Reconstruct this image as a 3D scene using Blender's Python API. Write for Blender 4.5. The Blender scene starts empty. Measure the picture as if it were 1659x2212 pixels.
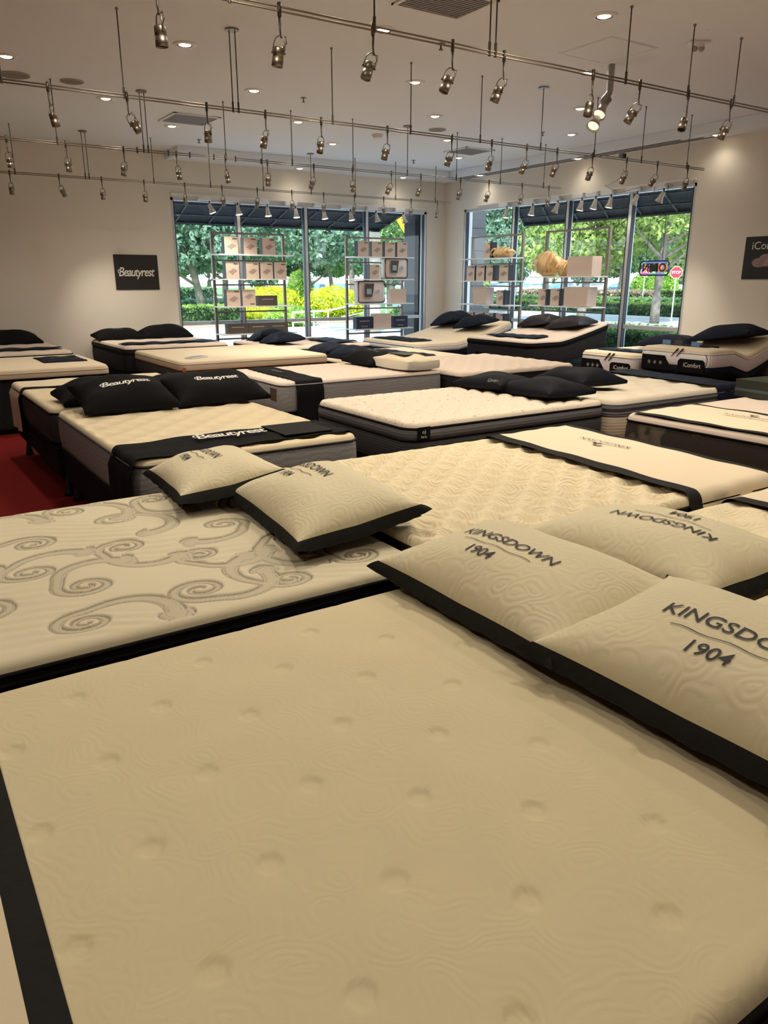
import bpy, bmesh, math, random
import numpy as np
from mathutils import Vector, Matrix, Euler
random.seed(7); np.random.seed(7)
SC = bpy.context.scene
COL = SC.collection
PI = math.pi

# ------------------------------------------------------------------ camera, world, sun, exposure
CAM_H = 1.63
cam_data = bpy.data.cameras.new('camera')
cam = bpy.data.objects.new('camera', cam_data); COL.objects.link(cam)
cam.location = (0, 0, CAM_H)
cam.rotation_euler = (math.radians(90 - 17.01), 0, math.radians(-33.43))
cam_data.sensor_fit = 'VERTICAL'; cam_data.sensor_height = 36.0; cam_data.sensor_width = 27.0
cam_data.lens = 1633.0 / 2212.0 * 36.0
cam_data.clip_start = 0.05; cam_data.clip_end = 900
SC.camera = cam
SC.view_settings.view_transform = 'Standard'; SC.view_settings.look = 'None'
SC.view_settings.gamma = 1.0; SC.view_settings.use_curve_mapping = False
SC.view_settings.exposure = 0.32
SC.cycles.use_denoising = True
SC.cycles.max_bounces = 8; SC.cycles.diffuse_bounces = 5; SC.cycles.transparent_max_bounces = 16
SC.cycles.sample_clamp_indirect = 4.0

WORLD_STRENGTH = 3.0
SUN_STRENGTH = 6.5
LAMP_COL = (1.0, 0.87, 0.70)
DOWNLIGHT_W = 52.0
SOFFIT_W = 5.0
NEAR_W = 3.3
TRACK_W = 95.0
world = bpy.data.worlds.new('sky'); SC.world = world; world.use_nodes = True
wn = world.node_tree.nodes; wl = world.node_tree.links; wn.clear()
wout = wn.new('ShaderNodeOutputWorld'); wbg = wn.new('ShaderNodeBackground')
wtc = wn.new('ShaderNodeTexCoord'); wsep = wn.new('ShaderNodeSeparateXYZ'); wramp = wn.new('ShaderNodeValToRGB')
wl.new(wtc.outputs['Generated'], wsep.inputs[0]); wl.new(wsep.outputs['Z'], wramp.inputs[0])
wramp.color_ramp.elements[0].color = (0.86, 0.95, 1.0, 1); wramp.color_ramp.elements[0].position = 0.0
wramp.color_ramp.elements[1].color = (0.42, 0.66, 1.0, 1); wramp.color_ramp.elements[1].position = 0.7
wl.new(wramp.outputs[0], wbg.inputs[0]); wbg.inputs[1].default_value = WORLD_STRENGTH
wl.new(wbg.outputs[0], wout.inputs[0])
sd = bpy.data.lights.new('sun', 'SUN'); sd.energy = SUN_STRENGTH; sd.angle = math.radians(1.5); sd.color = (1.0, 0.96, 0.88)
sun = bpy.data.objects.new('sun', sd); COL.objects.link(sun)
sun.location = (0, -20, 40)
_d = Vector((0.45, 0.62, -0.95)).normalized()      # direction of travel: from behind the shop towards the trees
sun.rotation_euler = _d.to_track_quat('-Z', 'Y').to_euler()

# ------------------------------------------------------------------ materials
MATS = {}
def new_mat(name):
    m = bpy.data.materials.new(name); m.use_nodes = True
    nt = m.node_tree; b = nt.nodes['Principled BSDF']
    return m, nt, b
def mat(name, col, rough=0.6, metal=0.0, spec=0.5, noise=0.0, nscale=8.0, bump=0.0, bscale=60.0, sheen=0.0, emit=None, estr=0.0, tc='Object'):
    if name in MATS: return MATS[name]
    m, nt, b = new_mat(name); N = nt.nodes; L = nt.links
    b.inputs['Base Color'].default_value = (*col, 1)
    b.inputs['Roughness'].default_value = rough; b.inputs['Metallic'].default_value = metal
    b.inputs['Specular IOR Level'].default_value = spec
    if sheen: b.inputs['Sheen Weight'].default_value = sheen
    t = N.new('ShaderNodeTexCoord')
    n = N.new('ShaderNodeTexNoise'); n.inputs['Scale'].default_value = nscale; n.inputs['Detail'].default_value = 4
    L.new(t.outputs[tc], n.inputs['Vector'])
    if noise:
        mx = N.new('ShaderNodeMix'); mx.data_type = 'RGBA'
        mx.inputs['A'].default_value = (*[c * (1 - noise) for c in col], 1)
        mx.inputs['B'].default_value = (*[min(1, c * (1 + noise)) for c in col], 1)
        L.new(n.outputs['Fac'], mx.inputs['Factor']); L.new(mx.outputs['Result'], b.inputs['Base Color'])
    if bump:
        n2 = N.new('ShaderNodeTexNoise'); n2.inputs['Scale'].default_value = bscale; n2.inputs['Detail'].default_value = 3
        L.new(t.outputs[tc], n2.inputs['Vector'])
        bp = N.new('ShaderNodeBump'); bp.inputs['Strength'].default_value = bump; bp.inputs['Distance'].default_value = 0.01
        L.new(n2.outputs['Fac'], bp.inputs['Height']); L.new(bp.outputs[0], b.inputs['Normal'])
    if emit:
        b.inputs['Emission Color'].default_value = (*emit, 1); b.inputs['Emission Strength'].default_value = estr
    MATS[name] = m; return m

def swirl_mat(name, col, cell=7.0, rings=11.0, dist=0.004, strength=0.5, warp=0.12, cvar=0.04, noisecol=0.0):
    """knit cover with quilted concentric swirls (bump only)"""
    if name in MATS: return MATS[name]
    m, nt, b = new_mat(name); N = nt.nodes; L = nt.links
    b.inputs['Roughness'].default_value = 0.85; b.inputs['Specular IOR Level'].default_value = 0.25
    b.inputs['Sheen Weight'].default_value = 0.15
    t = N.new('ShaderNodeTexCoord'); nz = N.new('ShaderNodeTexNoise'); nz.inputs['Scale'].default_value = 5.0
    L.new(t.outputs['Object'], nz.inputs['Vector'])
    ma = N.new('ShaderNodeVectorMath'); ma.operation = 'SCALE'; ma.inputs['Scale'].default_value = warp
    L.new(nz.outputs['Color'], ma.inputs[0])
    ad = N.new('ShaderNodeVectorMath'); ad.operation = 'ADD'
    L.new(t.outputs['Object'], ad.inputs[0]); L.new(ma.outputs[0], ad.inputs[1])
    fl = N.new('ShaderNodeVectorMath'); fl.operation = 'MULTIPLY'; fl.inputs[1].default_value = (1, 1, 0)
    L.new(ad.outputs[0], fl.inputs[0])
    v = N.new('ShaderNodeTexVoronoi'); v.inputs['Scale'].default_value = cell; v.voronoi_dimensions = '2D'
    L.new(fl.outputs[0], v.inputs['Vector'])
    mu = N.new('ShaderNodeMath'); mu.operation = 'MULTIPLY'; mu.inputs[1].default_value = rings * 2 * PI
    L.new(v.outputs['Distance'], mu.inputs[0])
    si = N.new('ShaderNodeMath'); si.operation = 'SINE'; L.new(mu.outputs[0], si.inputs[0])
    bp = N.new('ShaderNodeBump'); bp.inputs['Strength'].default_value = strength; bp.inputs['Distance'].default_value = dist
    L.new(si.outputs[0], bp.inputs['Height'])
    n2 = N.new('ShaderNodeTexNoise'); n2.inputs['Scale'].default_value = 220; L.new(t.outputs['Object'], n2.inputs['Vector'])
    bp2 = N.new('ShaderNodeBump'); bp2.inputs['Strength'].default_value = 0.12; bp2.inputs['Distance'].default_value = 0.002
    L.new(n2.outputs['Fac'], bp2.inputs['Height']); L.new(bp.outputs[0], bp2.inputs['Normal'])
    L.new(bp2.outputs[0], b.inputs['Normal'])
    mx = N.new('ShaderNodeMix'); mx.data_type = 'RGBA'
    mx.inputs['A'].default_value = (*[c * (1 - cvar) for c in col], 1); mx.inputs['B'].default_value = (*[min(1, c * (1 + cvar)) for c in col], 1)
    L.new(nz.outputs['Fac'], mx.inputs['Factor']); L.new(mx.outputs['Result'], b.inputs['Base Color'])
    MATS[name] = m; return m

def stripe_mat(name, a, bcol, scale=60.0, axis='X', width=0.5, rough=0.8, bump=0.2):
    """fabric with fine stripes along one object axis"""
    if name in MATS: return MATS[name]
    m, nt, b = new_mat(name); N = nt.nodes; L = nt.links
    b.inputs['Roughness'].default_value = rough; b.inputs['Specular IOR Level'].default_value = 0.25
    t = N.new('ShaderNodeTexCoord'); s = N.new('ShaderNodeSeparateXYZ'); L.new(t.outputs['Object'], s.inputs[0])
    mu = N.new('ShaderNodeMath'); mu.operation = 'MULTIPLY'; mu.inputs[1].default_value = scale; L.new(s.outputs[axis], mu.inputs[0])
    fr = N.new('ShaderNodeMath'); fr.operation = 'FRACT'; L.new(mu.outputs[0], fr.inputs[0])
    lt = N.new('ShaderNodeMath'); lt.operation = 'LESS_THAN'; lt.inputs[1].default_value = width; L.new(fr.outputs[0], lt.inputs[0])
    mx = N.new('ShaderNodeMix'); mx.data_type = 'RGBA'; mx.inputs['A'].default_value = (*a, 1); mx.inputs['B'].default_value = (*bcol, 1)
    L.new(lt.outputs[0], mx.inputs['Factor']); L.new(mx.outputs['Result'], b.inputs['Base Color'])
    bp = N.new('ShaderNodeBump'); bp.inputs['Strength'].default_value = bump; bp.inputs['Distance'].default_value = 0.003
    L.new(lt.outputs[0], bp.inputs['Height']); L.new(bp.outputs[0], b.inputs['Normal'])
    MATS[name] = m; return m

def wave_mat(name, a, bcol, scale=9.0, distort=3.0, direction='DIAGONAL', rough=0.85, bump=0.25, thresh=(0.35, 0.65)):
    """damask / heathered border fabric"""
    if name in MATS: return MATS[name]
    m, nt, b = new_mat(name); N = nt.nodes; L = nt.links
    b.inputs['Roughness'].default_value = rough; b.inputs['Specular IOR Level'].default_value = 0.25
    t = N.new('ShaderNodeTexCoord'); w = N.new('ShaderNodeTexWave'); w.bands_direction = direction
    w.inputs['Scale'].default_value = scale; w.inputs['Distortion'].default_value = distort; w.inputs['Detail'].default_value = 3
    L.new(t.outputs['Object'], w.inputs['Vector'])
    r = N.new('ShaderNodeValToRGB'); r.color_ramp.elements[0].position = thresh[0]; r.color_ramp.elements[1].position = thresh[1]
    r.color_ramp.elements[0].color = (*a, 1); r.color_ramp.elements[1].color = (*bcol, 1)
    L.new(w.outputs['Fac'], r.inputs[0]); L.new(r.outputs[0], b.inputs['Base Color'])
    bp = N.new('ShaderNodeBump'); bp.inputs['Strength'].default_value = bump; bp.inputs['Distance'].default_value = 0.004
    L.new(w.outputs['Fac'], bp.inputs['Height']); L.new(bp.outputs[0], b.inputs['Normal'])
    MATS[name] = m; return m

def glass_mat():
    if 'window_glass' in MATS: return MATS['window_glass']
    m, nt, b = new_mat('window_glass'); N = nt.nodes; L = nt.links
    N.remove(b); out = N['Material Output']
    tr = N.new('ShaderNodeBsdfTransparent'); tr.inputs[0].default_value = (0.93, 0.98, 0.97, 1)
    gl = N.new('ShaderNodeBsdfGlossy'); gl.inputs['Roughness'].default_value = 0.0
    fr = N.new('ShaderNodeFresnel'); fr.inputs['IOR'].default_value = 1.5
    mx = N.new('ShaderNodeMixShader'); L.new(fr.outputs[0], mx.inputs[0]); L.new(tr.outputs[0], mx.inputs[1]); L.new(gl.outputs[0], mx.inputs[2])
    L.new(mx.outputs[0], out.inputs[0])
    MATS['window_glass'] = m; return m

def leaf_mat(name, a, b2, rough=0.55):
    if name in MATS: return MATS[name]
    m, nt, b = new_mat(name); N = nt.nodes; L = nt.links
    t = N.new('ShaderNodeTexCoord'); n = N.new('ShaderNodeTexNoise'); n.inputs['Scale'].default_value = 2.3; n.inputs['Detail'].default_value = 5
    L.new(t.outputs['Object'], n.inputs['Vector'])
    r = N.new('ShaderNodeValToRGB'); r.color_ramp.elements[0].position = 0.38; r.color_ramp.elements[1].position = 0.62
    r.color_ramp.elements[0].color = (*a, 1); r.color_ramp.elements[1].color = (*b2, 1)
    L.new(n.outputs['Fac'], r.inputs[0]); L.new(r.outputs[0], b.inputs['Base Color'])
    b.inputs['Roughness'].default_value = rough
    ts = N.new('ShaderNodeBsdfTranslucent'); L.new(r.outputs[0], ts.inputs[0])
    mx = N.new('ShaderNodeMixShader'); mx.inputs[0].default_value = 0.35
    L.new(b.outputs[0], mx.inputs[1]); L.new(ts.outputs[0], mx.inputs[2]); L.new(mx.outputs[0], N['Material Output'].inputs[0])
    MATS[name] = m; return m

CREAM = (0.672, 0.580, 0.395)
M_wall = mat('wall_paint', (0.80, 0.755, 0.67), 0.85, bump=0.04, bscale=180, spec=0.2)
M_ceil = mat('ceiling_paint', (0.83, 0.88, 0.92), 0.9, bump=0.03, bscale=150, spec=0.2)
M_white = mat('white_paint', (0.82, 0.82, 0.80), 0.5)
M_alu = mat('aluminium_frame', (0.62, 0.66, 0.70), 0.35, metal=0.4)
M_gasket = mat('black_gasket', (0.015, 0.018, 0.03), 0.5)
M_nickel = mat('brushed_nickel', (0.27, 0.235, 0.19), 0.42, metal=1.0, noise=0.08, nscale=40)
M_darkmetal = mat('dark_metal', (0.10, 0.085, 0.07), 0.45, metal=0.8)
M_rackmetal = mat('rack_metal', (0.22, 0.19, 0.16), 0.45, metal=0.5)
M_carpet = mat('red_carpet', (0.17, 0.012, 0.010), 0.95, noise=0.25, nscale=60, bump=0.5, bscale=400, spec=0.1)
M_black = mat('black_fabric', (0.006, 0.006, 0.007), 0.85, bump=0.15, bscale=300, spec=0.12)
M_navy = mat('navy_fabric', (0.006, 0.009, 0.020), 0.65, bump=0.2, bscale=25, spec=0.12)
M_pillowblack = mat('black_satin', (0.005, 0.0055, 0.009), 0.62, bump=0.35, bscale=9, spec=0.10)
M_flange = mat('charcoal_flange', (0.015, 0.015, 0.014), 0.8, bump=0.3, bscale=40, spec=0.15)
M_ink = mat('black_ink', (0.01, 0.01, 0.015), 0.7)
M_inkwhite = mat('white_ink', (0.75, 0.73, 0.68), 0.7)
M_inkgrey = mat('grey_ink', (0.30, 0.28, 0.26), 0.7)
M_swirl = swirl_mat('swirl_knit', (0.622, 0.550, 0.361), cell=7.5, rings=6.5, dist=0.0020, strength=0.13, warp=.22)
M_swirl2 = swirl_mat('swirl_knit_plush', (0.697, 0.613, 0.420), cell=9.0, rings=5.0, dist=0.003, strength=0.4)
M_pillow = swirl_mat('pillow_knit', (0.638, 0.580, 0.403), cell=10.5, rings=4.0, dist=0.0022, strength=0.22, warp=0.16)
M_cream = mat('cream_knit', CREAM, 0.85, bump=0.12, bscale=260, spec=0.2, sheen=0.1)
M_creamsmooth = mat('cream_cotton', (0.672, 0.580, 0.428), 0.85, bump=0.06, bscale=120, spec=0.2)
M_pinkcream = mat('rose_cream_knit', (0.638, 0.538, 0.454), 0.85, bump=0.12, bscale=200, spec=0.2)
M_grey = wave_mat('heather_grey_border', (0.12, 0.122, 0.125), (0.15, 0.152, 0.155), scale=14, distort=2, direction='Z')
M_greylight = wave_mat('silver_grey_border', (0.23, 0.23, 0.23), (0.26, 0.26, 0.26), scale=9, distort=9, direction='Z', bump=0.12)
M_charcoal = wave_mat('charcoal_border', (0.036, 0.037, 0.038), (0.050, 0.051, 0.052), scale=16, distort=2, direction='Z')
M_damask = wave_mat('damask_border', (0.035, 0.030, 0.024), (0.12, 0.10, 0.075), scale=3.0, distort=9, direction='X', thresh=(0.62, 1.0))
M_blackrib = wave_mat('black_ribbed_border', (0.008, 0.008, 0.009), (0.018, 0.018, 0.020), scale=22, distort=0.5, direction='Z', bump=0.6)
M_beigeborder = wave_mat('beige_border', (0.42, 0.35, 0.26), (0.50, 0.42, 0.31), scale=12, distort=3, direction='Z')
M_orange = mat('orange_piping', (0.42, 0.13, 0.02), 0.6)
M_bluegrey = mat('blue_grey_piping', (0.10, 0.11, 0.13), 0.6)
M_white_stripe = stripe_mat('white_striped_knit', (0.86, 0.84, 0.82), (0.16, 0.16, 0.18), 42.0, 'X', 0.22)
M_box = mat('beige_carton', (0.62, 0.50, 0.42), 0.7, noise=0.05)
M_boxdark = mat('brown_carton', (0.07, 0.055, 0.045), 0.6)
M_boxnavy = mat('navy_carton', (0.012, 0.02, 0.05), 0.5)
M_spine = mat('black_carton', (0.015, 0.015, 0.02), 0.5)
M_boxwhite = mat('white_carton', (0.80, 0.78, 0.80), 0.6)
M_shelf = mat('white_shelf', (0.80, 0.82, 0.82), 0.35)
M_bulb = mat('lit_lens', (1, 0.95, 0.8), 0.4, emit=(1.0, 0.86, 0.6), estr=5.0)
M_bulbdim = mat('lit_trim_lens', (1, 0.95, 0.8), 0.4, emit=(1.0, 0.82, 0.52), estr=9.0)
M_lensoff = mat('unlit_lens', (0.25, 0.23, 0.2), 0.2)
M_plastic = mat('clear_vinyl', (0.62, 0.60, 0.62), 0.15, spec=0.8)

# ------------------------------------------------------------------ object helpers
def link_mesh(name, bm_or_me, m, parent=None, loc=None, rot=None, smooth=False):
    if isinstance(bm_or_me, bmesh.types.BMesh):
        me = bpy.data.meshes.new(name); bm_or_me.to_mesh(me); bm_or_me.free()
    else: me = bm_or_me
    o = bpy.data.objects.new(name, me); COL.objects.link(o)
    for mm in (m if isinstance(m, (list, tuple)) else [m]): me.materials.append(mm)
    if smooth:
        for p in me.polygons: p.use_smooth = True
    if parent: o.parent = parent
    if loc is not None: o.location = loc
    if rot is not None: o.rotation_euler = rot
    return o
def tag(o, label=None, cat=None, group=None, kind=None):
    if label: o['label'] = label
    if cat: o['category'] = cat
    if group: o['group'] = group
    if kind: o['kind'] = kind
    return o
def thing(name, label, cat, loc=(0, 0, 0), rz=0.0, group=None):
    o = bpy.data.objects.new(name, None); COL.objects.link(o); o.empty_display_size = 0.1
    o.location = loc; o.rotation_euler = (0, 0, rz)
    return tag(o, label, cat, group)
CHILD = {}
def copy_tree(o, parent=None):
    c = o.copy(); COL.objects.link(c); c.parent = parent
    for ch in list(o.children):
        k = copy_tree(ch, c); k.matrix_parent_inverse = ch.matrix_parent_inverse.copy()
    return c
def struct(name, bm, m, parent=None):
    o = link_mesh(name, bm, m, parent)
    if not parent: o['kind'] = 'structure'
    return o
def box(bm, x0, x1, y0, y1, z0, z1, M=None, mi=0):
    vs = [bm.verts.new(v) for v in ((x0,y0,z0),(x1,y0,z0),(x1,y1,z0),(x0,y1,z0),(x0,y0,z1),(x1,y0,z1),(x1,y1,z1),(x0,y1,z1))]
    if M is not None:
        for v in vs: v.co = M @ v.co
    for f in ((0,3,2,1),(4,5,6,7),(0,1,5,4),(1,2,6,5),(2,3,7,6),(3,0,4,7)):
        fc = bm.faces.new([vs[i] for i in f]); fc.material_index = mi
    return vs
def bxm(*a, **k):
    bm = bmesh.new(); box(bm, *a, **k); return bm
def bev_box(x0, x1, y0, y1, z0, z1, r=0.01, seg=2):
    bm = bxm(x0, x1, y0, y1, z0, z1)
    bmesh.ops.bevel(bm, geom=bm.edges[:], offset=r, segments=seg, affect='EDGES', profile=0.5)
    return bm
def tube(bm, pts, r, n=8, cap=True, mi=0):
    pts = [Vector(p) for p in pts]; rs = r if isinstance(r, (list, tuple)) else [r] * len(pts)
    rings = []
    up = Vector((0, 0, 1))
    for i, p in enumerate(pts):
        d = (pts[min(i + 1, len(pts) - 1)] - pts[max(i - 1, 0)]).normalized()
        a = d.cross(up)
        if a.length < 1e-3: a = d.cross(Vector((1, 0, 0)))
        a.normalize(); b = d.cross(a).normalized()
        rings.append([bm.verts.new(p + (a * math.cos(2*PI*k/n) + b * math.sin(2*PI*k/n)) * rs[i]) for k in range(n)])
    for i in range(len(rings) - 1):
        for k in range(n):
            f = bm.faces.new((rings[i][k], rings[i][(k+1) % n], rings[i+1][(k+1) % n], rings[i+1][k])); f.material_index = mi
    if cap and n > 2:
        bm.faces.new(rings[0][::-1]).material_index = mi; bm.faces.new(rings[-1]).material_index = mi
    return bm
def tb(pts, r, n=8):
    bm = bmesh.new(); tube(bm, pts, r, n); return bm
def lathe(bm, prof, n=24, M=None, cap=True):
    rings = []
    for (r, z) in prof:
        ring = [bm.verts.new(Vector((r * math.cos(2*PI*k/n), r * math.sin(2*PI*k/n), z))) for k in range(n)]
        if M is not None:
            for v in ring: v.co = M @ v.co
        rings.append(ring)
    for i in range(len(rings) - 1):
        for k in range(n): bm.faces.new((rings[i][k], rings[i][(k+1) % n], rings[i+1][(k+1) % n], rings[i+1][k]))
    if cap:
        bm.faces.new(rings[0][::-1]); bm.faces.new(rings[-1])
    return bm
def grid_mesh(name, X, Y, Z, wrap=False):
    """mesh from 2-D arrays of coordinates"""
    nu, nv = X.shape
    co = np.stack([X, Y, Z], -1).reshape(-1, 3)
    idx = np.arange(nu * nv).reshape(nu, nv)
    if wrap: idx = np.concatenate([idx, idx[:1]], 0)
    f = np.stack([idx[:-1, :-1], idx[1:, :-1], idx[1:, 1:], idx[:-1, 1:]], -1).reshape(-1, 4)
    me = bpy.data.meshes.new(name); me.from_pydata(co.tolist(), [], f.tolist()); me.update()
    return me
_textcache = {}
def text_polys(body, shear=0.0, bold=0.0, space=1.0):
    key = (body, shear, bold, space)
    if key in _textcache: return _textcache[key]
    cu = bpy.data.curves.new('t', 'FONT'); cu.body = body; cu.size = 1.0; cu.shear = shear; cu.offset = bold
    cu.space_character = space; cu.align_x = 'CENTER'; cu.align_y = 'CENTER'; cu.resolution_u = 4
    ob = bpy.data.objects.new('t', cu); COL.objects.link(ob)
    dg = bpy.context.evaluated_depsgraph_get(); me = ob.evaluated_get(dg).to_mesh()
    co = np.array([v.co[:2] for v in me.vertices]); fs = [list(p.vertices) for p in me.polygons]
    ob.evaluated_get(dg).to_mesh_clear(); bpy.data.objects.remove(ob)
    w = co[:, 0].max() - co[:, 0].min(); c = (co[:, 0].max() + co[:, 0].min()) / 2
    co[:, 0] -= c
    _textcache[key] = (co, fs, w); return _textcache[key]
def lettering(name, body, width, fn, m, parent, shear=0.0, bold=0.0, space=1.0, mirror=False, yscale=1.0, extra=None):
    """letters as mesh, mapped by fn(x, y) -> (X, Y, Z) in the parent's space; width is the length of the word"""
    co, fs, w = text_polys(body, shear, bold, space); s = width / w
    p = co * s; p[:, 1] *= yscale
    if mirror: p[:, 0] *= -1
    vs = [fn(a, b) for a, b in p]; faces = list(fs)
    if extra:
        for poly in extra:
            i0 = len(vs); vs += [fn(a, b) for a, b in poly]; faces.append(list(range(i0, i0 + len(poly))))
    me = bpy.data.meshes.new(name); me.from_pydata([tuple(v) for v in vs], [], faces); me.update()
    return link_mesh(name, me, m, parent)

# ------------------------------------------------------------------ the room
XR, YB = 10.0, 12.93            # right wall and back wall
XL, YF = -6.0, -5.0             # unseen walls
ZC, ZS = 3.61, 3.483            # ceiling and soffit
GZ = -0.15
struct('floor', bxm(XL-.2, XR+.15, YF-.2, YB+.15, -0.1, 0.0), M_carpet)
struct('ceiling', bxm(XL-.2, XR+.3, YF-.2, YB+.3, ZC, ZC+.12), M_ceil)
bm = bmesh.new(); box(bm, 9.6, XR, 4.19, YB, ZS, ZC-.002)
struct('trim_1', bm, M_ceil)
bm = bmesh.new(); box(bm, 4.35, 9.598, 12.32, YB, ZS, ZC-.002)
struct('trim_2', bm, M_ceil)
struct('trim_3', bxm(XL, XR, YF, 4.19, ZS, ZC-.002), M_ceil)
# back wall with window opening x 4.38..9.62, z 0.10..2.94
W = 0.22
WLx0, WLx1, WLz0, WLz1 = 4.38, 9.56, 0.10, 2.93
bm = bmesh.new()
box(bm, XL-.2, WLx0, YB, YB+W, 0, ZC); box(bm, WLx1, XR+W, YB, YB+W, 0, ZC)
box(bm, WLx0, WLx1, YB, YB+W, 0, WLz0); box(bm, WLx0, WLx1, YB, YB+W, WLz1, ZC)
struct('wall_back', bm, M_wall)
WRy0, WRy1, WRz0, WRz1 = 7.17, 12.32, 0.10, 2.95
bm = bmesh.new()
box(bm, XR, XR+W, YF-.2, WRy0, 0, ZC); box(bm, XR, XR+W, WRy1, YB-.002, 0, ZC)
box(bm, XR, XR+W, WRy0, WRy1, 0, WRz0); box(bm, XR, XR+W, WRy0, WRy1, WRz1, ZC)
struct('wall_right', bm, M_wall)
struct('wall_left', bxm(XL-.2, XL, YF-.2, YB, 0, ZC), M_wall)
struct('wall_front', bxm(XL, XR, YF-.2, YF, 0, ZC), M_wall)
struct('baseboard_back', bxm(XL, WLx0, YB-.015, YB-.001, 0, .1), M_wall)
struct('baseboard_right', bxm(XR-.015, XR-.001, YF, WRy0, 0, .1), M_wall)

def window(name, along, a0, a1, z0, z1, mull, transom, plane, out):
    """along 'x' or 'y'; plane is the frame's centre coordinate, out = outward sign"""
    r = bpy.data.objects.new(name, None); COL.objects.link(r); r['kind'] = 'structure'
    def bb(bm, p0, p1, q0, q1, za, zb):
        if along == 'x': box(bm, p0, p1, q0, q1, za, zb)
        else: box(bm, q0, q1, p0, p1, za, zb)
    f = bmesh.new(); g = bmesh.new(); fw = 0.03
    bb(f, a0, a0+.05, plane-.05, plane+.05, z0, z1); bb(f, a1-.05, a1, plane-.05, plane+.05, z0, z1)
    bb(f, a0, a1, plane-.05, plane+.05, z1-.045, z1); bb(f, a0, a1, plane-.05, plane+.05, z0, z0+.05)
    for mx in mull: bb(f, mx-fw, mx+fw, plane-.05, plane+.05, z0+.05, z1-.045)
    edges = [a0+.05] + [v for mx in mull for v in (mx-fw, mx+fw)] + [a1-.05]
    for i in range(0, len(edges), 2):
        bb(f, edges[i], edges[i+1], plane-.04, plane+.04, transom-.03, transom+.03)
        bb(g, edges[i]+.001, edges[i]+.012, plane-.056, plane+.02, z0+.05, z1-.05)
        bb(g, edges[i+1]-.012, edges[i+1]-.001, plane-.056, plane+.02, z0+.05, z1-.05)
    link_mesh('window_frame', f, M_alu, r); link_mesh('gasket', g, M_gasket, r)
    for i in range(0, len(edges), 2):
        for za, zb in ((z0+.05, transom-.03), (transom+.03, z1-.045)):
            p = bmesh.new()
            q = plane + .03 * out
            if along == 'x': vs = [p.verts.new(v) for v in ((edges[i], q, za), (edges[i+1], q, za), (edges[i+1], q, zb), (edges[i], q, zb))]
            else: vs = [p.verts.new(v) for v in ((q, edges[i], za), (q, edges[i], zb), (q, edges[i+1], zb), (q, edges[i+1], za))]
            p.faces.new(vs); link_mesh('pane', p, glass_mat(), r)
    return r
window('window_1', 'x', WLx0+.001, WLx1-.001, WLz0, WLz1, [5.56, 6.86, 8.165], .93, YB+.07, 1)
window('window_2', 'y', WRy0+.001, WRy1-.001, WRz0, WRz1, [8.31, 9.61, 10.92], .93, XR+.07, 1)
# slot diffusers in the soffit along the right wall
for i, (xx, y0, y1) in enumerate(((9.70, 7.3, 12.2), (9.79, 7.0, 12.2), (9.88, 6.8, 12.2))):
    o = link_mesh('slot_diffuser', bxm(xx-.012, xx+.012, y0, y1, ZS-.008, ZS-.001), M_darkmetal)
    tag(o, ['long dark air slot in the right soffit, innermost of three', 'long dark air slot in the right soffit, middle of three', 'long dark air slot in the right soffit, nearest the wall'][i], 'air vent', 'slot air diffusers in the right soffit')

# ------------------------------------------------------------------ ceiling fittings
def ordn(i): return ['first','second','third','fourth','fifth','sixth','seventh','eighth','ninth','tenth','eleventh','twelfth','thirteenth','fourteenth','fifteenth','sixteenth','seventeenth','eighteenth','nineteenth','twentieth'][i]
def spot_light(name, parent, loc, rot, energy, ang=110, blend=0.9, size=0.04, col=LAMP_COL):
    d = bpy.data.lights.new(name, 'SPOT'); d.energy = energy; d.spot_size = math.radians(ang); d.spot_blend = blend
    d.shadow_soft_size = size; d.color = col
    o = bpy.data.objects.new(name, d); COL.objects.link(o); o.parent = parent; o.location = loc; o.rotation_euler = rot
    return o
def make_downlight(power=None):
    r = thing('recessed_downlight', 'x', 'ceiling light')
    bm = bmesh.new(); lathe(bm, [(.068, -.012), (.095, -.010), (.105, -.001), (.105, 0.0), (.068, 0.0)], 32, cap=False)
    link_mesh('trim_ring', bm, M_white, r, smooth=True)
    bm = bmesh.new(); lathe(bm, [(.052, -.006), (.066, -.011), (.068, -.003)], 32, cap=False)
    link_mesh('reflector', bm, M_darkmetal, r, smooth=True)
    bm = bmesh.new(); lathe(bm, [(.004, -.014), (.035, -.013), (.052, -.007), (.052, -.004)], 24)
    link_mesh('lens', bm, M_bulbdim, r, smooth=True)
    spot_light('beam', r, (0, 0, -.05), (0, 0, 0), power or DOWNLIGHT_W, 150, 1.0, .06)
    return r
DL = [(2.69,7.24),(3.89,8.46),(1.44,8.50),(2.64,9.73),(3.79,10.89),(5.07,9.71),(6.26,10.89),(3.92,5.95),(5.14,7.2),(6.34,8.44),(7.51,9.69),(8.70,10.9),(5.17,4.71),(6.36,5.95),(7.53,7.13),(8.7,8.37),(0.25,9.7),(1.44,6.0),(2.7,4.75)]
DLlab = ['nearest the hanging rail canopy at upper left','upper middle of the ceiling right of the double-rod canopy','at the left edge of the photo','left, just above the second rail','left of centre beside the square air vent','centre, below the sprinkler head','centre right beside the smoke detector','at the top, on the nearest rail','behind the first rail, upper centre','right of the centre rods','above the third rail near the far vent','far, beyond the dark ceiling vent','upper right, biggest in view','beside the double spot fixture','right, between the first and second rails','far right, nearest the soffit','out at the far left','out above the left edge','above the top edge']
dl0 = make_downlight()
for i, (x, y) in enumerate(DL):
    o = dl0 if i == 0 else copy_tree(dl0)
    o.location = (x, y, ZC - .001); tag(o, 'round lit recessed downlight ' + DLlab[i], 'ceiling light', 'recessed downlights in the ceiling')
dls = make_downlight(SOFFIT_W)
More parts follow.
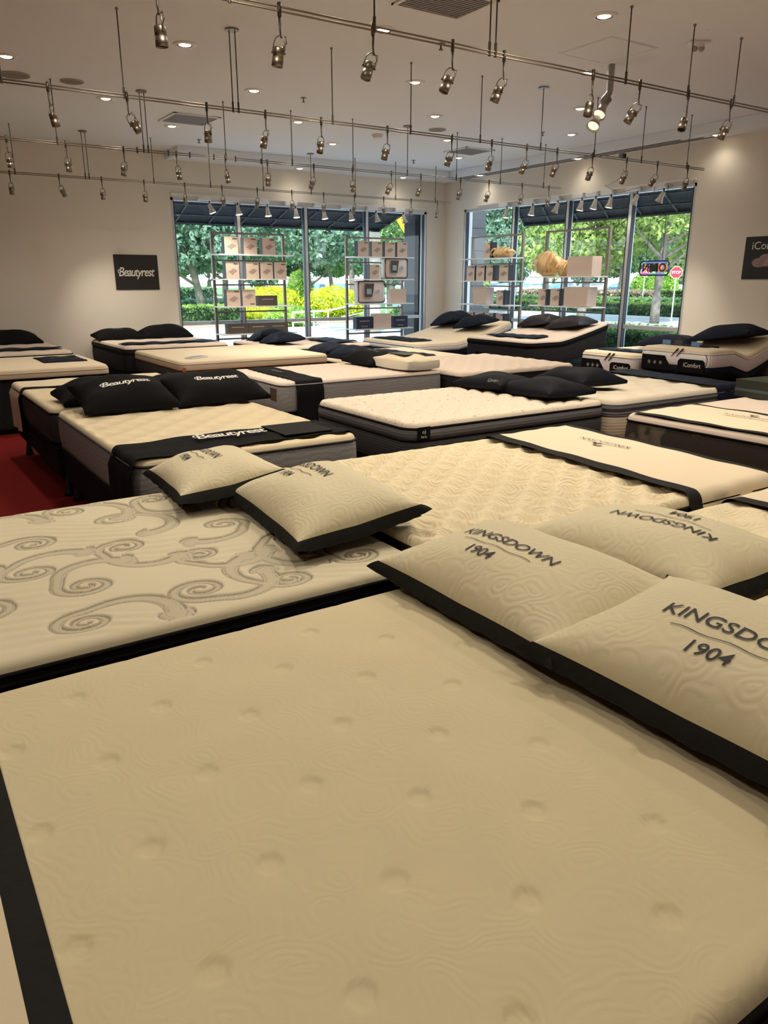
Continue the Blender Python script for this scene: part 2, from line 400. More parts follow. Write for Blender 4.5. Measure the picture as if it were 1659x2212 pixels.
for x, y, l in [(9.77,6.79,'right end, over the poster wall'),(9.77,9.23,'middle, above the right window'),(9.77,11.6,'far end by the room corner'),(8.77,12.63,'over the right end of the left window'),(6.6,12.63,'over the middle of the left window')]:
    o = dls if 'dls' in globals() and not dls.get('label', 'x').startswith('lit') else copy_tree(dls); o.location = (x, y, ZS - .001); tag(o, 'lit recessed downlight in the soffit, ' + l, 'ceiling light', 'recessed downlights in the ceiling')
for x, y, w in [(1.5,3.5,24),(4.0,3.5,36),(6.4,3.5,16),(2.7,2.3,22),(5.2,2.3,34),(-1.0,3.5,24),(-1.0,1.1,12),(.3,-.1,14),(2.7,-.1,18),(7.6,2.3,14)]:
    spot_light('unseen_downlight', None, (x, y, ZS - .05), (0, 0, 0), w*NEAR_W, 150, 1.0, .06)

def make_head():
    """track spotlight hanging from a rail; origin at the rail"""
    r = thing('track_spotlight', 'x', 'spotlight')
    bm = bmesh.new(); tube(bm, [(0,0,.03),(0,0,-.035)], .011, 10)
    link_mesh('connector', bm, M_darkmetal, r, smooth=True)
    bm = bmesh.new(); tube(bm, [(0,0,-.035),(0,0,-.10),(.004,0,-.135)], [.008,.005,.004], 8)
    link_mesh('stem', bm, M_darkmetal, r, smooth=True)
    bm = bmesh.new()
    lathe(bm, [(.012,-.052),(.024,-.054),(.029,-.062),(.0295,-.098),(.0275,-.099),(.0275,-.101),(.0305,-.102),(.031,-.148),(.0285,-.149),(.027,-.140)], 28, cap=False)
    piv = link_mesh('lamp_can', bm, M_nickel, r, (0, 0, -.125), smooth=True)
    # yoke
    bm = bmesh.new()
    pts = []
    for k in range(17):
        a = PI * k / 16; pts.append((.033*math.cos(a)*(1.0), 0, -.045 + .045*math.sin(a)))
    pts = [(.034,0,-.082)] + pts + [(-.034,0,-.082)]
    tube(bm, pts, .0035, 6); link_mesh('yoke', bm, M_nickel, piv, smooth=True)
    bm = bmesh.new(); lathe(bm, [(.005,-.141),(.027,-.141)], 20); link_mesh('lens', bm, M_lensoff, piv)
    bm = bmesh.new(); tube(bm, [(.04,0,-.082),(-.04,0,-.082)], .005, 8); link_mesh('knob', bm, M_darkmetal, piv)
    # flex lead
    bm = bmesh.new(); tube(bm, [(.003,0,-.01),(.028,.01,.0),(.036,.012,-.03),(.02,.006,-.056)], .003, 6); link_mesh('lead', bm, M_darkmetal, piv, smooth=True)
    return r
head0 = make_head()
head_lit = copy_tree(head0)
for pv in head_lit.children:
    if pv.name.startswith('lamp_can'):
        for c in pv.children:
            if c.name.startswith('lens'):
                c.data = c.data.copy(); c.data.materials.clear(); c.data.materials.append(M_bulb)
                c.location = (0, 0, -.006)
        spot_light('beam', pv, (0, 0, -.16), (0, 0, 0), TRACK_W, 80, 1.0, .03)
used = {'a': False, 'b': False}
YAWR = math.radians(-33.43)
def place_head(x, y, z, tilt, lit, label, group, spin=0):
    k = 'b' if lit else 'a'; src = head_lit if lit else head0
    o = src if not used[k] else copy_tree(src); used[k] = True
    o.location = (x, y, z); o.rotation_euler = (0, 0, YAWR)
    for c in o.children:
        if c.name.startswith('lamp_can'): c.rotation_euler = Euler((math.radians(spin), math.radians(-tilt), math.radians(random.uniform(-60, 60) if not lit else 0)), 'XYZ')
    tag(o, label, 'spotlight', group)
ZR = 3.01
RAILS = [
 (4.16, 0.2, 8.2, 'the nearest ceiling rail', [(.62,2,0),(1.42,0,0),(2.08,-10,0),(2.67,-18,0),(3.25,-20,0),(3.67,-20,0),(4.5,-16,0),(5.0,-28,0),(5.57,-25,0),(6.13,-22,0)]),
 (6.62, -1.0, 9.34, 'the second ceiling rail', [(1.38,3,0),(1.96,26,1),(2.61,-8,0),(3.14,-8,0),(3.69,-12,0),(4.41,-15,0),(5.19,-20,0),(5.72,-20,0),(6.22,-18,0),(6.68,-20,0),(7.25,-20,0),(7.84,-12,1),(8.41,-28,0),(9.01,-3,1)]),
 (9.15, -1.0, 9.35, 'the third ceiling rail', [(1.45,4,0),(2.02,5,0),(2.62,-8,0),(3.21,8,0),(3.8,0,0),(4.34,-3,1),(4.98,-20,0),(5.55,0,1),(6.16,-25,0),(6.65,-26,0),(7.35,-12,0),(7.88,-20,0),(8.54,-12,0),(9.1,-5,0)]),
 (11.9, -1.0, 9.34, 'the farthest ceiling rail', [(1.87,5,0),(2.49,16,1),(3.06,0,0),(3.66,0,0),(4.27,0,0),(4.86,3,1),(5.45,-15,0),(6.06,0,0),(6.65,0,0),(7.25,-5,0),(7.85,-5,0),(8.44,-3,0),(9.03,-12,0)])]
RODX = [-.7,.3,1.07,1.94,2.87,3.81,4.68,5.56,6.42,7.27,8.1,8.98]
CANOPY = {2.87: 2, 6.42: 1}
for ri, (ry, rx0, rx1, rn, heads) in enumerate(RAILS):
    rz = ZR; top = ZC if ri else ZS
    r = thing('lighting_rail', 'long thin metal double rail for spotlights, ' + rn, 'track rail', ((rx0+rx1)/2, ry, rz), 0, 'spotlight rails hung from the ceiling')
    cx = (rx0+rx1)/2
    bm = bmesh.new()
    for dz in (-.010, .010): tube(bm, [(rx0-cx, 0, dz), (rx1-cx, 0, dz)], .0055, 8)
    link_mesh('rail', bm, M_nickel, r, smooth=True)
    rods = RODX if ri else [.3,1.0,1.8,2.68,3.57,4.84,5.56,6.16,7.0,7.9]
    for x in rods:
        if not (rx0 <= x <= rx1): continue
        can = CANOPY.get(x, 0) if ri else (2 if x == 3.57 else 0)
        dxs = (-.025, .025) if can == 2 else (0,)
        bm = bmesh.new()
        for dx in dxs:
            tube(bm, [(x-cx+dx, 0, -.02), (x-cx+dx, 0, .06)], .009, 8); tube(bm, [(x-cx+dx, 0, .05), (x-cx+dx, 0, top-rz-.004)], .005, 6)
        link_mesh('hanger_rod', bm, M_darkmetal, r)
        bm = bmesh.new(); rr = .058 if can else .011
        lathe(bm, [(rr, top-rz-.014), (rr, top-rz-.001)], 24, Matrix.Translation((x-cx, 0, 0)))
        link_mesh('ceiling_canopy', bm, M_nickel, r)
    if ri == 2:
        for x in (2.77,3.12,3.37,3.66,3.93,4.26):
            link_mesh('spare_clip', bxm(x-cx-.006, x-cx+.006, -.01, .01, -.03, .03), M_gasket, r)
    for hi, (x, tl, lit) in enumerate(heads):
        st = 'lit' if lit else 'unlit'
        lab = f'brushed metal track spotlight on {rn}, {ordn(hi)} from the left, {st}'
        place_head(x, ry, rz, tl, lit, lab, 'spotlights on ' + rn, spin=random.uniform(-12, 12) if not lit else 22)

# vents, speakers, detectors, sprinklers
def vent(x0, x1, y0, y1, label, mt=M_darkmetal):
    r = thing('ceiling_vent', label, 'air vent', ((x0+x1)/2, (y0+y1)/2, ZC), 0, 'square ceiling vents')
    cx, cy = r.location.x, r.location.y; bm = bmesh.new(); w = .03
    box(bm, x0-cx, x1-cx, y0-cy, y0-cy+w, -.015, -.001); box(bm, x0-cx, x1-cx, y1-cy-w, y1-cy, -.015, -.001)
    box(bm, x0-cx, x0-cx+w, y0-cy, y1-cy, -.0145, -.001); box(bm, x1-cx-w, x1-cx, y0-cy, y1-cy, -.0145, -.001)
    link_mesh('vent_frame', bm, M_white, r)
    bm = bmesh.new(); n = 14
    for i in range(n):
        yy = y0 + w + (y1-y0-2*w) * (i+.2)/n - cy
        box(bm, x0-cx+w, x1-cx-w, yy, yy+.016, -.009, -.004)
    link_mesh('grille', bm, mat('vent_grey', (.30,.29,.29), .5), r)
    link_mesh('backing', bxm(x0-cx+w, x1-cx-w, y0-cy+w, y1-cy-w, -.003, -.001), mat('vent_dark', (.06,.06,.065), .7), r)
vent(3.52, 4.13, 10.0, 10.62, 'square ceiling vent left of centre by the far rails')
vent(8.11, 8.7, 9.98, 10.56, 'square grey ceiling vent toward the far right corner')
vent(3.63, 4.26, 4.9, 5.40, 'large square grey ceiling vent cut by the top edge')
for x, y, rad, l in [(1.61,9.18,.15,'big round ceiling speaker at the left edge'),(2.15,9.13,.12,'round ceiling speaker right of the bigger one at left'),(6.91,9.14,.12,'small round ceiling speaker in the middle of the ceiling')]:
    r = thing('ceiling_speaker', l, 'speaker', (x, y, ZC), 0, 'round ceiling speakers')
    bm = bmesh.new(); lathe(bm, [(rad-.012,-.012),(rad,-.008),(rad,-.001)], 32, cap=False); link_mesh('rim', bm, mat('speaker_rim', (.42,.38,.34), .6), r)
    bm = bmesh.new(); lathe(bm, [(.01,-.013),(rad-.012,-.012),(rad-.012,-.001)], 32); link_mesh('grille', bm, mat('speaker_grille', (.26,.235,.21), .7, bump=.6, bscale=500), r)
for x, y, l in [(4.5,8.47,'left of centre above the second rail'),(4.55,5.99,'behind the nearest rail at top centre'),(4.45,11.66,'far left above the soffit end'),(8.24,11.56,'far, near the room corner'),(8.24,8.47,'right, behind the single-rod canopy'),(6.0,4.35,'right on the line of the nearest rail')]:
    r = thing('sprinkler_head', 'small metal fire sprinkler head, ' + l, 'sprinkler', (x, y, ZC), 0, 'fire sprinkler heads')
    bm = bmesh.new(); lathe(bm, [(.035,-.001),(.035,-.006),(.01,-.012)], 20); link_mesh('escutcheon', bm, M_nickel, r)
    bm = bmesh.new(); tube(bm, [(0,0,-.01),(0,0,-.045)], .008, 8); lathe(bm, [(.02,-.05),(.02,-.045)], 12); link_mesh('deflector', bm, M_darkmetal, r)
r = thing('smoke_detector', 'round white smoke detector on the middle of the ceiling', 'smoke detector', (6.43, 9.91, ZC))
bm = bmesh.new(); lathe(bm, [(.085,-.001),(.085,-.02)], 28); link_mesh('base', bm, M_white, r)
bm = bmesh.new(); lathe(bm, [(.07,-.021),(.06,-.045),(.045,-.055)], 28); link_mesh('cover', bm, M_white, r, smooth=True)
r = thing('security_camera', 'small white ceiling camera with two eyes near the top right', 'security camera', (6.38, 4.72, ZC), YAWR)
link_mesh('mounting_plate', bev_box(-.09,.09,-.05,.05,-.02,-.001,.006), M_white, r)
bm = bmesh.new(); lathe(bm, [(.05,-.02),(.045,-.045)], 20); link_mesh('housing', bm, M_white, r)
for s in (-1, 1):
    bm = bmesh.new(); bmesh.ops.create_uvsphere(bm, u_segments=14, v_segments=8, radius=.026, matrix=Matrix.Translation((.03*s,-.01,-.055))); e = link_mesh('eye', bm, mat('eye_plastic', (.35,.33,.32), .3), r, smooth=True)
# access panel
r = thing('access_panel', 'flush square access panel outline in the ceiling, upper right', 'access panel', (5.93, 5.33, ZC))
link_mesh('panel', bxm(-.29,.29,-.29,.29,-.004,-.001), M_ceil, r)
bm = bmesh.new()
for a in ((-.31,.31,-.31,-.30),(-.31,.31,.30,.31),(-.31,-.30,-.30,.30),(.30,.31,-.30,.30)): box(bm, *a, -.0035, -.001)
link_mesh('edge_bead', bm, M_ceil, r)
# twin spot fixture on the ceiling
r = thing('twin_spotlight', 'grey ceiling bracket with two lit flared spotlights, upper right', 'spotlight', (6.32, 5.62, ZC), YAWR)
M_greymetal = mat('grey_enamel', (.34,.35,.34), .4, metal=.2)
link_mesh('bracket', bev_box(-.028,.028,-.03,.03,-.24,-.001,.006), M_greymetal, r)
bm = bmesh.new(); tube(bm, [(0,0,-.18),(-.005,-.02,-.25),(-.05,-.03,-.30),(-.07,-.03,-.34)], .030, 10); link_mesh('arm', bm, M_greymetal, r, smooth=True)
bm = bmesh.new(); tube(bm, [(.0,0,-.22),(.01,.0,-.30),(-.07,0,-.40)], .022, 10); link_mesh('arm', bm, M_greymetal, r, smooth=True)
M_softlens = mat('soft_lit_lens', (1, .95, .8), .4, emit=(1.0, .88, .62), estr=.85)
for dx, dy, dz in ((-.075,-.05,-.40),(-.125,-.05,-.50)):
    hd = bmesh.new(); Mx = Matrix.Translation((dx,dy,dz)) @ Euler((math.radians(-28), math.radians(30), 0)).to_matrix().to_4x4()
    lathe(hd, [(.02,.07),(.034,.05),(.040,-.0),(.066,-.075),(.062,-.073)], 22, Mx, cap=False)
    h = link_mesh('spot_shade', hd, mat('ivory_shade', (.50,.47,.40), .4), r, smooth=True)
    hd = bmesh.new(); lathe(hd, [(.01,-.05),(.054,-.058)], 20, Mx); link_mesh('lens', hd, M_softlens, h)
link_mesh('rail_adapter_box', bxm(7.74,7.80,6.60,6.66,ZR+.012,ZR+.06), M_gasket)
tag(bpy.data.objects['rail_adapter_box'], 'tiny black box sitting on the second rail at right', 'power box')
bm = bmesh.new()
tube(bm, [(7.84,6.66,2.9),(7.95,6.7,2.86),(8.2,7.2,2.8),(8.6,7.6,2.86),(9.3,7.95,2.84),(9.93,8.13,2.96)], .004, 6)
tag(link_mesh('cable', bm, M_darkmetal, smooth=True), 'thin loose wire running to the right window spotlights', 'cable')

# ------------------------------------------------------------------ window-head spotlights (white fixture + flared head)
def make_winhead(lit):
    r = thing('window_spotlight', 'x', 'spotlight')
    link_mesh('ballast_box', bev_box(-.17,.06,-.03,.03,-.035,.03,.006), M_white, r)
    bm = bmesh.new(); tube(bm, [(.03,0,-.03),(.03,0,-.09)], .012, 8); link_mesh('swivel', bm, M_darkmetal, r)
    M_enamel = mat('ivory_enamel', (.60,.56,.50), .4)
    bm = bmesh.new(); lathe(bm, [(.012,.012),(.026,.008),(.032,-.03),(.036,-.08),(.062,-.145),(.059,-.145),(.05,-.125)], 24, cap=False)
    pv = link_mesh('spot_shade', bm, M_enamel, r, (.03,0,-.09), smooth=True)
    bm = bmesh.new(); lathe(bm, [(.01,-.146),(.04,-.144),(.057,-.138)], 22); link_mesh('lens', bm, M_bulb if lit else M_lensoff, pv)
    if lit: spot_light('beam', pv, (0,0,-.17), (0,0,0), 22, 70, .8, .04)
    return r
wh1 = make_winhead(True); wh0 = make_winhead(False); wu = [False, False]
def put_winhead(x, y, z, rz, tilt, tiltx, lit, label, group):
    k = 0 if lit else 1; src = wh1 if lit else wh0
    o = src if not wu[k] else copy_tree(src); wu[k] = True
    o.location = (x, y, z); o.rotation_euler = (0, 0, rz); tag(o, label, 'spotlight', group)
    for c in o.children:
        if c.name.startswith('spot_shade'): c.rotation_euler = (math.radians(tiltx), math.radians(tilt), 0)
for i, (x, tl, lit) in enumerate([(5.0,-18,1),(5.5,-5,1),(6.05,-2,1),(6.6,-2,1),(7.17,-5,1),(7.74,-5,1),(8.3,-12,0),(8.93,-12,0)]):
    put_winhead(x, 12.895, 2.935, 0, tl, -10, lit, f'white flared spotlight above the left window, {ordn(i)} from the left, ' + ('lit' if lit else 'unlit'), 'spotlights above the left window')
for i, (y, tl) in enumerate([(11.08,0),(10.42,5),(9.82,22),(9.29,8),(9.0,10),(8.69,8),(8.19,20),(7.72,25)]):
    put_winhead(9.965, y, 2.955, -PI/2, tl, -8, 1, f'white flared lit spotlight above the right window, {ordn(i)} from the left', 'spotlights above the right window')
tag(link_mesh('track_channel', bxm(WLx0, 9.5, 12.87, 12.928, 2.963, 2.985), M_white), 'thin white track across the top of the left window', 'track rail')
tag(link_mesh('track_channel', bxm(9.94, 9.998, WRy0, 11.9, 2.983, 3.005), M_white), 'thin white track across the top of the right window', 'track rail')

# ------------------------------------------------------------------ wall posters and neon sign
r = thing('wall_sign', 'square black wall sign lettered in white beside the left window', 'sign', (3.735, YB-.001, 1.76))
link_mesh('panel', bxm(-.35,.35,-.012,0,-.27,.27), mat('sign_black', (.010,.009,.008), .5), r)
def script_extra(w):
    # swash in front of the capital letter
    pts = []; n = 14
    for k in range(n+1):
        a = math.radians(60 + 200*k/n); pts.append((-w*.455 + w*.06*math.cos(a), w*.02 + w*.055*math.sin(a)))
    out = []
    for k in range(n):
        a, b = pts[k], pts[k+1]; t = w*.008*(.4+math.sin(PI*(k+.5)/n))
        dx, dy = b[0]-a[0], b[1]-a[1]; L_ = math.hypot(dx, dy) or 1; nx, ny = -dy/L_*t, dx/L_*t
        out.append([(a[0]+nx, a[1]+ny), (a[0]-nx, a[1]-ny), (b[0]-nx, b[1]-ny), (b[0]+nx, b[1]+ny)])
    return out
lettering('lettering', 'Beautyrest', .58, lambda a, b: (a, -.0135, b), M_inkwhite, r, shear=.28, bold=.012, space=.86, yscale=1.25, extra=script_extra(.58))
r = thing('wall_poster', 'black poster with a pale blurred shape on the right wall, cut by the frame', 'poster', (XR-.001, 5.965, 1.92))
link_mesh('panel', bxm(-.012,0,-.345,.345,-.27,.27), mat('poster_black', (.008,.008,.009), .45), r)
lettering('lettering', 'iComfort', .52, lambda a, b: (-.0135, -a-.02, b+.15), M_inkwhite, r, bold=.0)
bm = bmesh.new()
for k, (a, b, s, q) in enumerate([(-.12,-.06,.10,.06),(-.03,-.03,.10,.08),(.07,-.05,.11,.07),(-.07,-.02,.05,.045)]):
    vs = [bm.verts.new((-.0125-.0004*k, -(a + s*math.cos(t*PI/10)), b + q*math.sin(t*PI/10))) for t in range(20)]; bm.faces.new(vs)
link_mesh('pictured_pillow', bm, mat('poster_pink', (.30,.20,.18), .6, noise=.6, nscale=14), r)

r = thing('neon_sign', 'black framed window sign reading OPEN from outside, hung by two cables', 'neon sign', (XR-.12, 7.66, 1.81))
def rrect(w, h, c, n=6):
    pts = []
    for sx, sy, a0 in ((1,1,0),(-1,1,90),(-1,-1,180),(1,-1,270)):
        for k in range(n+1):
            a = math.radians(a0 + 90*k/n); pts.append((sx*(w-c) + c*math.cos(a), sy*(h-c) + c*math.sin(a)))
    return pts
bm = bmesh.new(); pp = rrect(.255,.10,.045); tube(bm, [(0,a,b) for a,b in pp] + [(0,pp[0][0],pp[0][1])], .011, 8, cap=False)
link_mesh('sign_frame', bm, M_gasket, r, smooth=True)
bm = bmesh.new(); pp = rrect(.235,.085,.04); tube(bm, [(.035,a,b) for a,b in pp] + [(.035,pp[0][0],pp[0][1])], .006, 6, cap=False)
link_mesh('blue_tube', bm, mat('neon_blue', (.05,.08,.6), .3, emit=(.05,.12,1.0), estr=1.6), r, smooth=True)
lettering('red_letters', 'OPEN', .40, lambda a, b: (.035, -a, b-.002), mat('neon_red', (.6,.1,.05), .3, emit=(1.0,.12,.05), estr=1.2), r, mirror=True, bold=.0)
lettering('letter_backing', 'OPEN', .42, lambda a, b: (.0, -a+.0, b), M_gasket, r, mirror=True, bold=.03)
link_mesh('transformer', bxm(-.01,.02,-.05,.08,-.05,.05), M_gasket, r)
for s, z in ((-.13, 1.0),(.16, 1.0)):
    link_mesh('hanging_cable', tb([(0,s,.10),(.0,s*.95,.6),(0,s*.8,1.13),(.11,s*.8,1.135)], .004, 6), M_gasket, r)

# ------------------------------------------------------------------ racks with boxed bedding
def make_rack(name_label, loc, rz, Wd, shelves, ztop=2.41):
    """display rack: local x along the window, local y into the room is negative"""
    r = thing('display_rack', name_label, 'shelf rack', loc, rz, 'metal display racks in front of the windows')
    for s in (-1, 1):
        bm = bmesh.new(); box(bm, s*Wd/2-.022, s*Wd/2+.022, -.02, .02, 0, ztop)
        link_mesh('upright', bm, M_rackmetal, r)
        link_mesh('foot', bxm(s*Wd/2-.022, s*Wd/2+.022, -.35, .12, 0, .03), M_rackmetal, r)
    link_mesh('top_bar', bxm(-Wd/2, Wd/2, -.012, .012, ztop-.03, ztop), M_rackmetal, r)
    for z in shelves:
        link_mesh('shelf', bxm(-Wd/2-.03, Wd/2+.05, -.34, -.022, z-.018, z), M_shelf, r)
        link_mesh('crossbar', bxm(-Wd/2+.02, Wd/2-.02, -.014, .014, z-.11, z-.085), M_rackmetal, r)
    return r
def carton(loc, rz, w, h, d, label, group, front=M_box, spine=True, art=True, name='pillow_box', spine_side=-1, flip=False):
    r = thing(name, label, 'box', loc, rz, group)
    link_mesh('carton', bxm(-w/2, w/2, -d/2, d/2, 0, h), front, r)
    if spine:
        sx = spine_side * w/2
        sw = .016
        link_mesh('dark_side', bxm(min(sx, sx+spine_side*.003), max(sx, sx+spine_side*.003), -d/2+.001, d/2, 0, h), M_spine, r)
        if front is not M_boxdark: link_mesh('dark_stripe', bxm(sx-spine_side*.05 if spine_side>0 else sx, sx if spine_side>0 else sx-spine_side*.05, -d/2-.0015, -d/2, 0, h), M_spine, r) if spine == 2 else None
    if art:
        bm = bmesh.new(); y = -d/2-.002; zc = h*.45 if not flip else h*.6
        v = [bm.verts.new(p) for p in ((-w*.34,y,zc-.01),(-w*.02,y,zc-.05),(w*.36,y,zc+.015),(w*.05,y,zc+.045))]; bm.faces.new(v)
        link_mesh('printed_pillow', bm, mat('print_grey', (.34,.27,.24), .7), r)
        link_mesh('printed_logo', bxm(w*.08, w*.42, y-.001, y, h*.86 if not flip else h*.1, h*.92 if not flip else h*.16), mat('print_dark', (.08,.06,.06), .7), r)
    else:
        if front in (M_boxdark, M_boxnavy):
            link_mesh('printed_line', bxm(-w*.3, w*.3, -d/2-.002, -d/2, h*.6, h*.68), mat('print_pale', (.30,.28,.27), .6), r)
            for k in range(4):
                if front is M_boxnavy: link_mesh('printed_star', bxm(-w*.18+k*w*.1, -w*.13+k*w*.1, -d/2-.002, -d/2, h*.16, h*.26), mat('print_pale', (.30,.28,.27), .6), r)
    return r
RS = [0.78-.0, 1.215, 1.66, 2.05]
rackL1 = make_rack('tall metal rack of boxed pillows at the left of the left window', (5.615, 12.72, 0), 0, 1.31, [.76, 1.215, 1.66, 2.055])
rackL2 = make_rack('tall metal rack with clear bedding packs at the right of the left window', (8.19, 12.72, 0), 0, 1.26, [.76, 1.22, 1.66, 2.055])
rackR1 = make_rack('tall metal rack by the room corner in the right window', (9.86, 11.16, 0), -PI/2, 1.38, [.79, 1.21, 1.63, 2.025], 2.43)
rackR2 = make_rack('tall metal rack holding a yellow bagged comforter, right window', (9.86, 9.21, 0), -PI/2, 1.35, [.79, 1.23, 1.70], 2.44)
def onrack(rk, lx, z, **kw):
    M = Matrix.Translation(rk.location) @ Matrix.Rotation(rk.rotation_euler.z, 4, 'Z')
    p = M @ Vector((lx, -.20, z)); return p, rk.rotation_euler.z
def pb(rk, lx, z, w, h, label, group, d=.12, **kw):
    p, a = onrack(rk, lx, z); return carton(p, a, w, h, d, label, group, **kw)
g = 'pillow cartons on the left window rack'
for i, lx in enumerate((-.42,-.08,.26)): pb(rackL1, lx, 2.055, .24, .27, f'beige pillow carton on the top shelf of the left rack, {ordn(i)} of three', g)
for i, lx in enumerate((-.42,-.06,.20,.46)): pb(rackL1, lx, 1.66, .235, .27, f'beige pillow carton on the second shelf of the left rack, {ordn(i)} of four', g)
pb(rackL1, -.43, 1.215, .24, .27, 'beige pillow carton at the left of the third shelf, left rack', g)
pb(rackL1, -.15, 1.215, .24, .27, 'beige pillow carton printed upside down on the third shelf, left rack', g, flip=True)
pb(rackL1, .20, 1.215, .36, .17, 'low dark brown carton beside the two beige ones, left rack', g, front=M_boxdark, spine=False, art=False, name='sheet_box')
for i, lx in enumerate((-.38,0,.38)): pb(rackL1, lx, .76, .375, .17, f'low dark brown carton on the bottom shelf of the left rack, {ordn(i)} of three', g, front=M_boxdark, spine=False, art=False, name='sheet_box')
g = 'cartons on the second left-window rack'
for i, lx in enumerate((-.42,-.12,.17,.45)): pb(rackL2, lx, 2.055, .23, .27, f'beige pillow carton on the top shelf of the second rack, {ordn(i)} of four', g)
pb(rackL2, -.17, 1.66, .22, .26, 'beige pillow carton beside the clear bedding pack, second rack', g)
pb(rackL2, .37, 1.22, .36, .26, 'plain beige carton right of the round-cornered pack, second rack', g, art=False, spine=False)
pb(rackL2, -.40, .76, .37, .22, 'navy carton at the left of the bottom shelf, second rack', g, front=M_boxnavy, art=False, spine=False, name='sheet_box')
pb(rackL2, .0, .76, .40, .27, 'creased plain beige carton between two navy ones, second rack', g, art=False, spine=False)
pb(rackL2, .42, .76, .34, .22, 'navy carton at the right of the bottom shelf, second rack', g, front=M_boxnavy, art=False, spine=False, name='sheet_box')
def vinyl_pack(rk, lx, z, w, h, label, tilt=0.0):
    p, a = onrack(rk, lx, z)
    r = thing('bedding_pack', label, 'bedding pack', p, a)
    bm = bev_box(-w/2, w/2, -.10, .10, .004, h, .045, 4)
    for v in bm.verts:
        t = max(0, 1 - abs(v.co.x)/(w/2)); v.co.y *= (.8 + .35*t)
    link_mesh('vinyl_case', bm, mat('pale_vinyl', (.70,.60,.56), .25, spec=.7), r, smooth=True)
    bm = bmesh.new(); pp = rrect(w/2-.01, h/2-.01, .05); tube(bm, [(q[0], -.09, q[1]+h/2) for q in pp] + [(pp[0][0], -.09, pp[0][1]+h/2)], .009, 6, cap=False)
    link_mesh('piping', bm, M_gasket, r, smooth=True)
    bm = bmesh.new(); v = [bm.verts.new(q) for q in ((-w*.30,-.134,h*.28),(-w*.02,-.134,h*.28),(w*.05,-.134,h*.86),(-w*.30,-.134,h*.86))]; bm.faces.new(v)
    link_mesh('insert_card', bm, M_boxdark, r)
    link_mesh('card_picture', bxm(-w*.23, -w*.05, -.136, -.135, h*.4, h*.64), mat('card_blue', (.30,.40,.45), .5), r)
    bm = bmesh.new(); v = [bm.verts.new((w*.2+.035*math.cos(k*PI/6), -.128, h*.52+.035*math.sin(k*PI/6))) for k in range(12)]; bm.faces.new(v)
    link_mesh('seal', bm, mat('seal_blue', (.35,.42,.50), .5), r)
    return r
vinyl_pack(rackL2, .30, 1.665, .52, .38, 'clear zipped bedding pack on the second shelf, second rack')
vinyl_pack(rackL2, -.26, 1.225, .60, .41, 'round-cornered clear bedding pack with black edge, third shelf')
g = 'cartons on the corner rack in the right window'
pb(rackR1, .05, 2.02, .22, .28, 'lone beige carton on the top shelf of the corner rack', g, spine_side=1, spine=2)
for i, lx in enumerate((-.42,-.14,.14,.50)): pb(rackR1, lx, 1.63, .235, .27, f'beige carton on the second shelf of the corner rack, {ordn(i)} of four', g, spine_side=1, spine=2 if i == 2 else 1)
pb(rackR1, -.10, 1.215, .38, .30, 'large plain carton on the third shelf of the corner rack', g, art=False, spine=False, d=.18)
pb(rackR1, .45, 1.215, .23, .25, 'beige pillow carton beside the large plain one, corner rack', g, spine_side=1, spine=2)
for i, lx in enumerate((-.42,-.14,.14,.46)): pb(rackR1, lx, .80, .235, .26, f'beige carton on the bottom shelf of the corner rack, {ordn(i)} of four', g, spine_side=1, spine=2 if i == 3 else 1)
g = 'cartons on the comforter rack in the right window'
pb(rackR2, .38, 1.70, .52, .30, 'large plain beige carton beside the yellow comforter', g, art=False, spine=False, d=.22)
pb(rackR2, -.44, 1.235, .23, .26, 'beige pillow carton at the left under the comforter', g, spine_side=1, spine=2)
pb(rackR2, -.14, 1.235, .25, .27, 'beige pillow carton second from left under the comforter', g, spine_side=1, spine=2)
pb(rackR2, .34, 1.235, .50, .30, 'large plain beige carton on the shelf under the comforter', g, art=False, spine=False, d=.22)
# bagged comforter: lumpy folded bundles
def lumpy(rk, lx, z, sx, sy, sz, label, name, col, seed):
    p, a = onrack(rk, lx, z); r = thing(name, label, 'bedding', p, a)
    rnd = random.Random(seed); M_y = mat('butter_plush', col, .6, noise=.15, nscale=12, bump=.4, bscale=20, sheen=.3)
    bm = bmesh.new(); bmesh.ops.create_icosphere(bm, subdivisions=5, radius=1)
    ph = [(Vector((rnd.gauss(0,1),rnd.gauss(0,1),rnd.gauss(0,1))).normalized(), rnd.uniform(4,9), rnd.uniform(0,6)) for _ in range(7)]
    for v in bm.verts:
        n = v.co.normalized(); k = 1 + sum(.035*math.sin(f*n.dot(d_)+o_) for d_, f, o_ in ph)
        v.co = Vector((n.x*sx*k, n.y*sy*k, max(0, n.z*sz*k*.55 + sz*.5)))
    link_mesh('folded_cloth', bm, M_y, r, smooth=True)
    bm = bmesh.new()
    for k in range(5):
        t = -0.8+.4*k; tube(bm, [(t*sx*.9, -sy*math.cos(q), sz*.5+sz*.62*math.sin(q)*math.sqrt(max(0,1-t*t*.6))) for q in np.linspace(-.6,1.4,8)], .012, 6)
    link_mesh('fold_roll', bm, M_y, r, smooth=True)
    return r
lumpy(rackR2, -.40, 1.70, .28, .17, .36, 'yellow plush comforter bundled in a clear bag', 'bagged_comforter', (.75,.52,.24), 3)
lumpy(rackR2, -.02, 1.70, .13, .12, .22, 'smaller yellow plush bundle right of the big comforter', 'plush_bundle', (.75,.52,.26), 5)
lumpy(rackR1, .40, 2.02, .27, .12, .17, 'crumpled pale yellow bundle on the top shelf of the corner rack', 'plush_bundle', (.78,.60,.34), 9)

